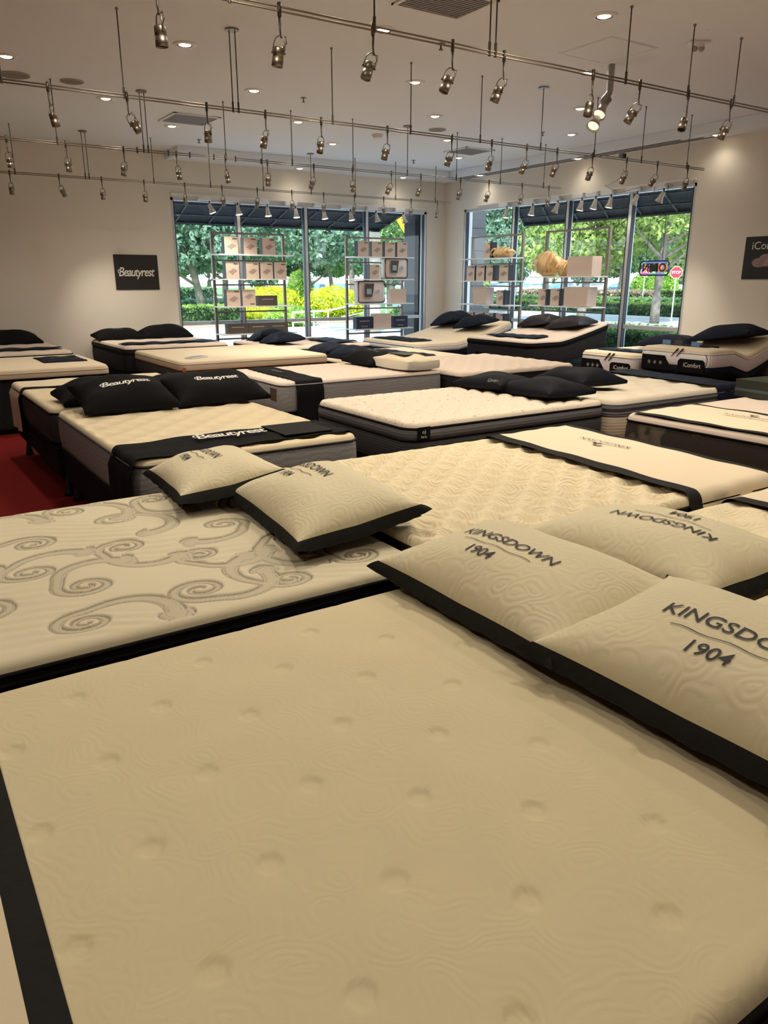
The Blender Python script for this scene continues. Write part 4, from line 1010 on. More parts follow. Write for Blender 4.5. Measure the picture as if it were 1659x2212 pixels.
BW1 = bed('mattress', 'white and black lettered mattress at right, partly hidden by its raised neighbour', 8.26, 9.96, 6.56, 7.50, .40, .705, M_creamsmooth, [(0, .25, M_whiteknit, .012, M_black)], wobble(.001), res=.04, er=.05, pipe=M_whiteknit)
foundation('base of the lettered mattress by the wall end', 8.26, 9.96, 6.56, 7.50, .40)
BW2 = bed('mattress', 'white striped lettered mattress with raised ends at the right edge', 8.30, 9.96, 5.50, 6.52, .44, .73, M_creamsmooth, [(0, .16, M_white_stripe, .014, M_navy), (.16, .24, M_navy, .012, M_black)], wobble(.001), res=.04, er=.05, lift=liftW, pipe=M_whiteknit)
foundation('base of the raised striped bed at the right edge', 8.30, 9.96, 5.50, 6.52, .42, M_navy)
def foot_badge(B, zoff, dz, cy_list):
    """dark shaped panels with lettering on the foot end"""
    r = B.root
    def slab(nm, poly, m, e=.022):
        bm = bmesh.new(); f = [bm.verts.new((-B.a-e, -y, z)) for y, z in poly]; f2 = [bm.verts.new((-B.a+.01, -y, z)) for y, z in poly]
        bm.faces.new(f); n = len(f)
        for k in range(n): bm.faces.new((f[k], f2[k], f2[(k+1) % n], f[(k+1) % n]))
        return link_mesh(nm, bm, m, r)
    z0 = zoff; w = B.b
    slab('dark_panel', [(-w+.05, z0), (-w+.05, z0+dz), (-.12, z0+dz), (-.02, z0+.03), (.02, z0)], M_black)
    slab('name_badge', [(.08, z0+.0), (.08, z0+dz*.75), (.11, z0+dz*.9), (w-.09, z0+dz*.9), (w-.06, z0+dz*.75), (w-.06, z0)], M_black)
    lettering('badge_lettering', 'iComfort', .24, lambda a, b: (-B.a-.024, -(a+.10+(w-.14)/2+.0), b*1.2+z0+dz*.5), M_inkwhite, r)
    for k in range(3):
        bm = bmesh.new(); yc = -w+.17+k*.085; zc = z0+dz*.5
        for q in range(3):
            a = PI*q/3
            p = [(math.cos(a)*s1*.026-math.sin(a)*s2*.004, math.sin(a)*s1*.026+math.cos(a)*s2*.004) for s1, s2 in ((-1,-1),(1,-1),(1,1),(-1,1))]
            bm.faces.new([bm.verts.new((-B.a-.0245-.0003*q, -(yc+u_), zc+v_)) for u_, v_ in p])
        link_mesh('snow_symbol', bm, M_inkgrey, r)
    for yy in (-.03, .04):
        slab('seam_line', [(yy, z0+dz), (yy+.01, z0+dz), (yy+.09, z0+dz+.10), (yy+.08, z0+dz+.10)], M_charcoal, e=.018)
foot_badge(BW1, .04, .16, None)
foot_badge(BW2, .11, .18, None)
bm = bmesh.new()
for k in range(3):
    lathe(bm, [(.004,-.002),(.035,-.002)], 8, Matrix.Translation((-BV.a-.02, .42-.1*k-.02, .13)) @ Matrix.Rotation(PI/2, 4, 'Y'))
link_mesh('snow_symbol', bm, M_inkgrey, BV.root)
towel('folded_cloth', 'black cloth across the foot of the corner bed', 7.45, 10.75, .69, .45, 1.2, 0, lift=liftU)
towel('folded_cloth', 'long black cloth on the plain cream mattress', 6.25, 9.15, .635, .45, 1.25, .1)
towel('folded_cloth', 'long black cloth on the raised black bed', 8.30, 8.85, .815, .42, .95, .1, lift=liftV)
towel('folded_cloth', 'black cloth on the mattress by the left rack', 6.28, 11.1, .695, .45, .95, .05)
towel('folded_cloth', 'black cloth across the lettered mattress at right', 8.62, 7.03, .712, .30, .80, 0)
r = thing('display_tray', 'flat black tray with blue cards on the raised striped bed', 'display tray', (8.78, 6.12, .815), 0)
link_mesh('tray', bev_box(-.13,.13,-.32,.36,0,.02,.004), M_black, r)
for yy, c in ((-.15,'b'),(.10,'d'),(.28,'b')): link_mesh('card', bxm(-.125,-.11,yy-.06,yy+.06,.02,.075), mat('card_'+c, (.12,.22,.45) if c == 'b' else (.05,.05,.05), .4), r)

# ------------------------------------------------------------------ outside
M_conc = mat('sunlit_concrete', (.40,.40,.39), .9, noise=.08, nscale=1.5, tc='Object')
M_road = mat('asphalt', (.30,.31,.32), .9, noise=.1, nscale=2)
M_grass = mat('lawn_green', (.13,.26,.07), .95, noise=.35, nscale=3, bump=.4, bscale=30)
M_mulch = mat('mulch', (.16,.10,.07), .95, noise=.4, nscale=10)
M_bark = mat('bark', (.20,.17,.14), .95, noise=.35, nscale=6, bump=.6, bscale=14)
M_palmbark = mat('palm_bark', (.42,.37,.30), .95, noise=.25, nscale=9, bump=.6, bscale=12)
M_awning = mat('awning_canvas', (.010,.013,.017), .8)
M_awnrib = mat('awning_rib', (.05,.055,.06), .6)
struct('ground', bxm(-60, 260, YB+.3, 300, GZ-.1, GZ), M_conc); struct('ground', bxm(XR+.3, 260, -60, YB+.3, GZ-.1, GZ), M_conc)
def slab_poly(name, pts, z, m, th=.02):
    bm = bmesh.new(); t = [bm.verts.new((x, y, z)) for x, y in pts]; b = [bm.verts.new((x, y, z-th)) for x, y in pts]
    bm.faces.new(t); bm.faces.new(b[::-1]); n = len(t)
    for k in range(n): bm.faces.new((t[k], b[k], b[(k+1) % n], t[(k+1) % n]))
    return struct(name, bm, m)
slab_poly('lawn', [(5,31),(22,31),(26,36),(40,62),(8,62)], GZ+.025, M_grass)
slab_poly('lawn', [(34,22),(60,26),(62,52),(34,44)], GZ+.025, M_grass)
slab_poly('road', [(0,64),(60,64),(60,76),(0,76)], GZ+.02, M_road)
slab_poly('lawn', [(0,86),(160,86),(160,200),(0,200)], GZ+.03, M_grass)
bm = bmesh.new(); box(bm, 9.45, 11.3, YB+W+.03, 13.56, GZ, 3.9)
for k in range(9): box(bm, 9.44, 11.31, YB+W+.02, 13.57, GZ+.15+.45*k, GZ+.165+.45*k)
M_stone = mat('dark_stone', (.055,.055,.058), .8, noise=.3, nscale=6, bump=.3, bscale=20)
tag(link_mesh('stone_pier', bm, M_stone), 'dark grey stone pier outside the room corner', 'pillar')
def awning(name, label, P):
    """P: wall start, wall end, outer end, outer start"""
    r = thing(name, label, 'awning', (0,0,0), 0, 'black awnings over the windows'); P = [Vector(p) for p in P]
    bm = bmesh.new(); up = Vector((0,0,.015))
    v = [bm.verts.new(p) for p in P]; w = [bm.verts.new(p+up) for p in P]; bm.faces.new(v[::-1]); bm.faces.new(w)
    for k in range(4): bm.faces.new((v[k], v[(k+1) % 4], w[(k+1) % 4], w[k]))
    link_mesh('canvas', bm, M_awning, r)
    n = int((P[1]-P[0]).length/.62)
    for k in range(n+1):
        t = k/n; a = P[0].lerp(P[1], t); b = P[3].lerp(P[2], t)
        bm = bmesh.new(); tube(bm, [a-Vector((0,0,.02)), b-Vector((0,0,.02))], .018, 4); link_mesh('rib', bm, M_awnrib, r)
    for q in (.35, .7, 1.0):
        bm = bmesh.new(); tube(bm, [P[0].lerp(P[3], q)-Vector((0,0,.035)), P[1].lerp(P[2], q)-Vector((0,0,.035))], .016, 4); link_mesh('purlin', bm, M_awnrib, r)
    bm = bmesh.new(); d = Vector((0,0,-.06)); v = [bm.verts.new(p) for p in (P[3], P[2], P[2]+d, P[3]+d)]; bm.faces.new(v); link_mesh('valance', bm, M_awning, r)
awning('awning', 'black awning outside the left window', [(3.6,YB+W+.01,3.06),(9.42,YB+W+.01,3.06),(9.2,14.1,2.66),(3.6,14.1,2.66)])
awning('awning', 'black awning outside the right window', [(XR+W+.01,6.2,3.08),(XR+W+.01,11.2,3.08),(11.2,11.9,2.72),(11.2,6.2,2.72)])
def leaf_cloud(n, blobs, size, seed=0, flat=.35, shell=.75):
    rs = np.random.RandomState(seed); vs = []; tot = sum(b[3]*b[4]*b[5] for b in blobs)
    C = []
    for (x, y, z, a, b, c) in blobs:
        k = int(n*a*b*c/tot)+1; d = rs.normal(size=(k, 3)); d /= np.linalg.norm(d, axis=1)[:, None]
        rr = (shell+(1-shell)*rs.rand(k))*(1+.12*np.sin(d[:, 0]*7+x*3)*np.cos(d[:, 2]*6+y*5)); rr *= np.where(rs.rand(k) < .25, rs.rand(k)**.4, 1)
        C.append(np.array([x, y, z])+d*rr[:, None]*np.array([a, b, c]))
    C = np.concatenate(C); k = len(C)
    u = rs.normal(size=(k, 3)); u /= np.linalg.norm(u, axis=1)[:, None]; w = rs.normal(size=(k, 3)); w[:, 2] *= flat; w = np.cross(u, w); w /= np.linalg.norm(w, axis=1)[:, None]
    s = size*(.6+.8*rs.rand(k))[:, None]
    V = np.stack([C-u*s, C-w*s*.5, C+u*s, C+w*s*.5], 1).reshape(-1, 3)
    me = bpy.data.meshes.new('foliage'); me.vertices.add(len(V)); me.vertices.foreach_set('co', V.astype(np.float32).ravel())
    me.loops.add(4*k); me.loops.foreach_set('vertex_index', np.arange(4*k, dtype=np.int32))
    me.polygons.add(k); me.polygons.foreach_set('loop_start', np.arange(0, 4*k, 4, dtype=np.int32)); me.update(calc_edges=True); me.validate()
    return me
L_dark = leaf_mat('leaf_dark', (.035,.095,.045), (.14,.27,.11)); L_mid = leaf_mat('leaf_mid', (.08,.18,.06), (.28,.44,.15))
L_blue = leaf_mat('leaf_bluegreen', (.07,.16,.10), (.30,.45,.30)); L_yg = leaf_mat('leaf_yellowgreen', (.16,.26,.05), (.42,.50,.14))
L_yel = leaf_mat('leaf_yellow', (.45,.50,.02), (.85,.82,.03)); L_lime = leaf_mat('leaf_lime', (.18,.34,.04), (.42,.60,.10))
L_tan = leaf_mat('dry_grass', (.30,.22,.15), (.48,.38,.26)); L_hedge = leaf_mat('leaf_hedge', (.03,.08,.02), (.14,.25,.07)); L_hedgesun = leaf_mat('leaf_hedge_sunlit', (.16,.28,.05), (.40,.52,.10))  # hedge tops get a paler green, sunlight from above put into the leaf colour
def trunk_mesh(h, r, lean, seed, nb=6):
    rs = random.Random(seed); bm = bmesh.new()
    p = [Vector((lean*t*t*h*.3+.1*math.sin(3*t+seed), .12*math.sin(4*t+seed), h*t)) for t in np.linspace(0, 1, 9)]
    tube(bm, p, [r*(1.25-.6*t) for t in np.linspace(0, 1, 9)], 9)
    for k in range(nb):
        i = rs.randint(3, 8); a = rs.uniform(0, 6.28); q = p[i]; L_ = rs.uniform(.35, .6)*h
        pts = [q+Vector((math.cos(a)*L_*t, math.sin(a)*L_*t, L_*.7*t-.1*math.sin(3*t))) for t in np.linspace(0, 1, 6)]
        tube(bm, pts, [r*.5*(1-.75*t) for t in np.linspace(0, 1, 6)], 6)
    return bm
def crown(seed, w, h, z0, n=7):
    rs = random.Random(seed)
    return [(rs.uniform(-.6,.6)*w, rs.uniform(-.6,.6)*w, z0+rs.uniform(.15,.85)*h, rs.uniform(.35,.55)*w, rs.uniform(.35,.55)*w, rs.uniform(.16,.3)*h) for _ in range(n)]
def make_tree(x, y, h, w, m, seed, label, group, lean=0.0, r=.17, n=7000, leaf=.13, z0=None, bark=None, blobs=None):
    t = thing('tree', label, 'tree', (x, y, GZ), random.Random(seed).uniform(0, 6), group)
    link_mesh('trunk', trunk_mesh(h*.55, r, lean, seed), bark or M_bark, t, smooth=True)
    link_mesh('foliage', leaf_cloud(n, blobs or crown(seed, w, h*.75, h*.28 if z0 is None else z0, 11), leaf, seed), m, t)
    return t
g = 'trees outside the left window'
LT = [(13.3,36.0,7.5,3.2,L_blue,'leaning branchy tree at the left edge of the left window',.9),(18.2,45.0,8.5,3.8,L_dark,'dark tree behind the left rack in the left window',.2),
 (20.2,38.0,7.2,3.6,L_blue,'slim-trunked tree between the two racks, left window',-.3),(26.0,43.0,8.5,3.8,L_mid,'bright green tree right of the slim-trunked one, left window',.2),
 (31.5,47.0,8.5,3.6,L_mid,'green tree behind the second rack, left window',.1),(24.0,56.0,9.5,4.5,L_dark,'tall dark tree far behind the parked cars, left window',.1),(34.0,60.0,10,5.0,L_dark,'tall dark tree far right in the left window',.1)]
for i, (x, y, h, w, m, l, le) in enumerate(LT): make_tree(x, y, h, w, m, 30+i, l, g, lean=le, n=9000 if i < 5 else 6000, leaf=.15 if i < 5 else .24)
g = 'trees outside the right window'
RT = [(30.0,34.8,8.5,3.4,L_blue,'blue-green tree beyond the corner rack, right window',.2),(33.0,33.0,9.0,3.6,L_mid,'tall green tree between the right racks',.1),
 (27.0,24.6,7.6,3.6,L_yg,'yellow-green tree over the comforter rack, right window',.3),(28.5,21.8,7.8,3.4,L_yg,'yellow-green twiggy tree above the neon sign',-.2),
 (33.0,23.4,8.6,3.6,L_dark,'dark tree at the right edge of the right window',.1),(52.0,56.0,10.5,4.5,L_mid,'far tree across the car park, left part of the right window',.1),(62.0,52.0,11,5.0,L_dark,'far dark tree across the car park, centre of the right window',.1)]
for i, (x, y, h, w, m, l, le) in enumerate(RT): make_tree(x, y, h, w, m, 60+i, l, g, lean=le, n=10000 if i < 5 else 6000, leaf=.12 if i < 5 else .26)
# distant belt of trees, each its own
g = 'distant tree belt'
belt = [leaf_cloud(3500, crown(90+k, 5.5, 8, 1.2, 9), .42, 90+k) for k in range(3)]; btr = [trunk_mesh(4.5, .25, .1, 90+k) for k in range(3)]
btm = []
for k in range(3):
    me = bpy.data.meshes.new('trunk'); btr[k].to_mesh(me); btr[k].free(); me.materials.append(M_bark); btm.append(me); belt[k].materials.append((L_dark, L_mid, L_blue)[k])
for i in range(24):
    if i < 11: x, y = 28+i*7.4, 96-abs(i-5)*.8
    else: x, y = 106+(i % 3)*2, 100-(i-11)*7.0
    t = thing('tree', 'distant round tree in the far belt, ' + ('left' if i < 11 else 'right') + f' stretch, {ordn(i if i < 11 else i-11)} from the left', 'tree', (x, y, GZ), i*1.7, g)
    for me, nm in ((btm[i % 3], 'trunk'), (belt[i % 3], 'foliage')):
        o = bpy.data.objects.new(nm, me); COL.objects.link(o); o.parent = t
def hedge(x0, y0, x1, y1, w, h, m, mt, label, name='hedge', n=5000, leaf=.06, cat='hedge', group=None):
    L_ = math.hypot(x1-x0, y1-y0); a = math.atan2(y1-y0, x1-x0)
    t = thing(name, label, cat, ((x0+x1)/2, (y0+y1)/2, GZ), a, group)
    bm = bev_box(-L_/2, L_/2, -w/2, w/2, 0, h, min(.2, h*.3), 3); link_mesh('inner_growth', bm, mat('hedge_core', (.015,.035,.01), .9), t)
    rs = np.random.RandomState(int(abs(x0*7+y0*3))); k = n
    f = rs.rand(k); px = rs.uniform(-L_/2, L_/2, k)
    top = rs.rand(k) < w/(w+2*h)
    side = np.where(rs.rand(k) < .5, -1, 1)
    py = np.where(top, rs.uniform(-w/2, w/2, k), side*w/2); pz = np.where(top, h, rs.uniform(0, h, k))+rs.normal(size=k)*.03
    def lm(sel):
        C = np.stack([px, py+rs.normal(size=k)*.03, pz], 1)[sel]; q = len(C)
        u = rs.normal(size=(q, 3)); u /= np.linalg.norm(u, axis=1)[:, None]; v = np.cross(u, rs.normal(size=(q, 3))); v /= np.linalg.norm(v, axis=1)[:, None]
        s = leaf*(.6+.8*rs.rand(q))[:, None]; V = np.stack([C-u*s, C-v*s*.6, C+u*s, C+v*s*.6], 1).reshape(-1, 3)
        me = bpy.data.meshes.new('leaves'); me.from_pydata(V.tolist(), [], np.arange(4*q).reshape(-1, 4).tolist()); return me
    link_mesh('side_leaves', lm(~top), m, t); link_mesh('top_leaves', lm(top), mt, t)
    return t
hedge(9.8, 31.5, 15.6, 33.0, 1.6, .72, L_hedge, L_hedgesun, 'clipped green hedge at the left of the left window', n=9000, leaf=.07)
hedge(11.0, 37.5, 17.5, 40.0, 1.8, .75, L_blue, L_blue, 'loose blue-green shrub row behind the clipped hedge', n=6000, leaf=.12)
hedge(20.0, 70.0, 30.0, 79.0, 2.0, 1.0, L_dark, L_mid, 'far dark hedge across the road, left window', n=3000, leaf=.2)
def bush(x, y, w, d, h, m, label, n=4000, leaf=.07, name='bush', cat='bush', seed=1, group=None):
    t = thing(name, label, cat, (x, y, GZ), 0, group); rs = random.Random(seed)
    bl = [(rs.uniform(-.5,.5)*w*.5, rs.uniform(-.5,.5)*d*.5, h*rs.uniform(.35,.62), w*.33, d*.33, h*.38) for _ in range(7)]+[(0, 0, h*.5, w*.45, d*.45, h*.46)]
    bm = bmesh.new(); bmesh.ops.create_icosphere(bm, subdivisions=3, radius=1)
    for v in bm.verts: v.co = Vector((v.co.x*w*.40, v.co.y*d*.40, h*.47+v.co.z*h*.40))
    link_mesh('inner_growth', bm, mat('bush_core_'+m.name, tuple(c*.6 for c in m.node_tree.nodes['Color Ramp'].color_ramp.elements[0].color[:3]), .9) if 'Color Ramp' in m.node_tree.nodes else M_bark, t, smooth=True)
    link_mesh('leaves', leaf_cloud(n, bl, leaf, seed, shell=.9), m, t); return t
bush(15.9, 33.6, 3.0, 2.0, 1.65, L_yel, 'bright yellow bush behind the left rack', seed=2, group='bright yellow bushes')
bush(14.3, 31.6, 1.6, 1.2, .95, L_yel, 'small yellow bush at the left, low behind the left rack', seed=3, n=2500, group='bright yellow bushes')
bush(18.6, 33.0, 3.1, 2.0, 1.62, L_yel, 'bright yellow bush between the racks behind the railing', seed=4, group='bright yellow bushes')
bush(20.3, 33.8, 1.8, 1.4, 1.3, L_yel, 'yellow bush partly hidden by the second rack', seed=5, n=2500, group='bright yellow bushes')
bush(24.5, 47.5, 2.0, 2.0, 2.6, L_lime, 'upright lime shrub left of the parked blue cars', seed=6)
bush(14.6, 28.8, 2.4, 1.4, .75, L_lime, 'clump of lime ornamental grass in front of the yellow bush', seed=7, n=5000, leaf=.11, name='grass_clump', cat='grass')
bush(20.5, 28.6, 2.2, 1.3, .9, L_hedge, 'green bush low behind the second rack', seed=8)
# right side planting
hedge(11.9, 6.2, 11.9, 10.6, 1.0, .92, L_hedge, L_hedgesun, 'leafy hedge right outside the right window', n=12000, leaf=.04)
bm = bmesh.new()
fl = thing('flower', 'single red flower in the hedge outside the right window', 'flower', (11.36, 7.85, .42))
link_mesh('petals', leaf_cloud(40, [(0,0,0,.05,.05,.05)], .035, 3), mat('flower_red', (.8,.03,.04), .6), fl)
hedge(33.0, 41.0, 34.5, 23.0, 2.4, .62, L_hedge, L_hedgesun, 'long clipped hedge across the drive, right window', n=14000, leaf=.08)
hedge(37.5, 44.0, 38.5, 26.0, 2.4, .75, L_mid, L_mid, 'second hedge row behind the long clipped one', n=9000, leaf=.10)
hedge(46.0, 48.0, 46.5, 32.0, 2.0, 1.0, L_tan, L_tan, 'band of dry tan ornamental grass behind the hedges', name='grass_row', n=9000, leaf=.16, cat='grass')
hedge(44.0, 33.2, 44.5, 29.6, 2.0, 1.15, L_hedge, L_hedgesun, 'bright clipped hedge block beside the stop sign', n=5000, leaf=.09)
for i, (x, y) in enumerate([(27.5,33.4),(58,46),(57,44),(56,42)]):
    bush(x, y, 2.2, 2.0, 2.6, L_lime, ['lime upright shrub beyond the corner rack','lime round bush far behind the car row, first','lime round bush far behind the car row, second','lime round bush far behind the car row, third'][i], seed=20+i, n=2500, leaf=.12, group='lime bushes seen through the right window')
# palm trunk near the left window
pm = thing('palm_tree', 'pale ringed palm trunk with fronds right of the second rack', 'palm', (14.9, 23.2, GZ))
bm = bmesh.new(); tube(bm, [(0,0,k*.35) for k in range(15)], [.24-.004*k+.012*(k % 2) for k in range(15)], 14); link_mesh('trunk', bm, M_palmbark, pm, smooth=True)
fr = bmesh.new()
for k in range(16):
    a = k*2*PI/16+.2; up_ = .9 if k % 2 else .3
    pts = [Vector((math.cos(a)*2.4*t, math.sin(a)*2.4*t, 4.9+up_*math.sin(t*2.6)-1.3*t*t)) for t in np.linspace(0, 1, 9)]
    sd = Vector((-math.sin(a), math.cos(a), 0))
    for j in range(8):
        for s in (-1, 1):
            p = pts[j]; fr.faces.new([fr.verts.new(q) for q in (p, pts[j+1], pts[j+1]+sd*s*.42*(1-.08*j)+Vector((0,0,-.18)), p+sd*s*.36*(1-.08*j)+Vector((.05,0,-.22)))])
link_mesh('fronds', fr, L_mid, pm)
# railing
rl = thing('handrail', 'white metal ramp handrail outside the left window', 'railing', (0, 0, GZ))
def rail(pts, zt, r_=.03): link_mesh('rail', tb([(x, y, zt+dz) for x, y, dz in pts], r_, 8), M_white, rl)
rail([(12.4,24.6,0),(13.6,24.2,.05),(15.6,24.9,.28),(17.0,25.6,.36)], .72); rail([(12.4,24.6,0),(13.6,24.2,.05),(15.6,24.9,.28),(17.0,25.6,.36)], .38, .02)
for x, y, h in [(12.4,24.6,.72),(13.1,24.35,.75),(13.6,24.2,.78),(14.6,24.5,.90),(15.6,24.9,1.0),(17.0,25.6,1.08)]: link_mesh('post', tb([(x,y,0),(x,y,h)], .028, 8), M_white, rl)
struct('kerb', bxm(9, 24, 29.4, 29.6, GZ, GZ+.10), mat('terracotta_kerb', (.40,.28,.22), .9))
struct('kerb', bxm(31.6, 31.8, 20, 46, GZ, GZ+.12), mat('pale_kerb', (.6,.6,.6), .9))
# signs outside
sg = thing('warning_sign', 'yellow diamond sign cut by the stone pier, top of the left window', 'sign', (10.62, 15.0, GZ), -.6)
link_mesh('pole', tb([(0,0,0),(0,0,3.5)], .025, 8), M_alu, sg)
bm = bmesh.new(); f = [(0,-.04,3.72),(.36,-.04,3.16),(0,-.04,2.60),(-.36,-.04,3.16)]; v = [bm.verts.new(p) for p in f]; w = [bm.verts.new((p[0], -.03, p[2])) for p in f]; bm.faces.new(v); bm.faces.new(w[::-1])
for k in range(4): bm.faces.new((v[k], w[k], w[(k+1) % 4], v[(k+1) % 4]))
M_ysign = mat('sign_yellow', (.95,.55,.02), .5)
link_mesh('diamond_panel', bm, M_ysign, sg); link_mesh('plaque', bxm(-.2,.2,-.04,-.03,2.36,2.55), M_ysign, sg); link_mesh('black_rule', bxm(-.22,.22,-.045,-.041,3.12,3.135), M_ink, sg)
def stop_sign(x, y, h, s, label):
    r = thing('stop_sign', label, 'traffic sign', (x, y, GZ), math.radians(-50)); link_mesh('post', tb([(0,0,0),(0,0,h)], .04*s, 8), M_alu, r)
    bm = bmesh.new(); v = [bm.verts.new((s*.40*math.cos(PI/8+k*PI/4), -.05, h+s*.40*math.sin(PI/8+k*PI/4))) for k in range(8)]; bm.faces.new(v); link_mesh('border', bm, M_white, r)
    bm = bmesh.new(); v = [bm.verts.new((s*.37*math.cos(PI/8+k*PI/4), -.055, h+s*.37*math.sin(PI/8+k*PI/4))) for k in range(8)]; bm.faces.new(v); link_mesh('face', bm, mat('stop_red', (.75,.02,.03), .5), r)
    lettering('lettering', 'STOP', .55*s, lambda a, b: (a, -.06, h+b), M_white, r, bold=.01)
stop_sign(27.6, 20.3, 2.1, .62, 'red stop sign on a pale post right of the neon sign'); stop_sign(45, 35.6, 2.35, .8, 'small far stop sign just below the neon sign')
# cars
CARM = [mat('car_paint_%d' % k, c, .25, metal=.3) for k, c in enumerate([(.10,.22,.38),(.55,.58,.60),(.03,.04,.05),(.75,.77,.78),(.16,.30,.42),(.30,.32,.34)])]
def car_body_mesh():
    prof = [(-2.2,.35),(-2.25,.75),(-2.0,.92),(-1.3,1.0),(-.75,1.42),(.75,1.46),(1.5,1.02),(2.15,.88),(2.25,.6),(2.2,.35)]
    bm = bmesh.new(); rows = []
    for yy, k in ((-.86,.93),(-.80,1),(.80,1),(.86,.93)):
        rows.append([bm.verts.new((x, yy*(1-.16*max(0, z-.95)/.5), .35+(z-.35)*k)) for x, z in prof])
    n = len(prof)
    for i in range(3):
        for k in range(n): bm.faces.new((rows[i][k], rows[i][(k+1) % n], rows[i+1][(k+1) % n], rows[i+1][k]))
    bm.faces.new(rows[0]); bm.faces.new(rows[3][::-1]); me = bpy.data.meshes.new('body'); bm.normal_update(); bm.to_mesh(me); bm.free(); return me
def cglass():
    bm = bmesh.new()
    for s in (-1, 1): bm.faces.new([bm.verts.new(p) for p in ((-1.1,s*.80,1.02),(1.3,s*.80,1.02),(.72,s*.745,1.38),(-.72,s*.745,1.38))])
    for a, b in (((-1.28,1.03),(-.80,1.40)),((1.45,1.06),(.82,1.43))): bm.faces.new([bm.verts.new(p) for p in ((a[0]-.02*(1 if a[0]<0 else -1),-.68,a[1]),(a[0]-.02*(1 if a[0]<0 else -1),.68,a[1]),(b[0]-.02*(1 if a[0]<0 else -1),.62,b[1]),(b[0]-.02*(1 if a[0]<0 else -1),-.62,b[1]))])
    me = bpy.data.meshes.new('glass'); bm.to_mesh(me); bm.free(); me.materials.append(mat('car_glass', (.10,.20,.28), .05, spec=.9)); return me
cb, cg = car_body_mesh(), cglass()
bm = bmesh.new(); lathe(bm, [(.30,-.1),(.33,-.08),(.33,.08),(.30,.1)], 14, Matrix.Rotation(PI/2, 4, 'X')); wm = bpy.data.meshes.new('wheel'); bm.to_mesh(wm); bm.free(); wm.materials.append(M_gasket)
CBM = []
for m in CARM: me = cb.copy(); me.materials.append(m); CBM.append(me)
def car(x, y, a, ci, label, group):
    r = thing('car', label, 'car', (x, y, GZ), a, group)
    for me, nm, p in ((CBM[ci], 'body', (0,0,0)), (cg, 'window', (0,0,0))): o = bpy.data.objects.new(nm, me); COL.objects.link(o); o.parent = r; o.location = p
    for sx in (-1.35, 1.35):
        for sy in (-.78, .78): o = bpy.data.objects.new('wheel', wm); COL.objects.link(o); o.parent = r; o.location = (sx, sy, .33)
car(43.5, 80, -2.4, 0, 'blue car parked behind the trees, left of the pair', 'parked cars through the left window'); car(48.0, 82.5, -2.2, 4, 'pale blue car right of the other parked car', 'parked cars through the left window')
for i in range(16):
    t = i/15; x = 76+4*(i % 2); y = 94-t*38
    car(x, y, .15+.1*(i % 3), [1,0,3,2,1,4,3,5,0,3,1,4,2,3,0,1][i], f'parked car in the long row across the car park, {ordn(i)} from the left', 'row of parked cars through the right window')

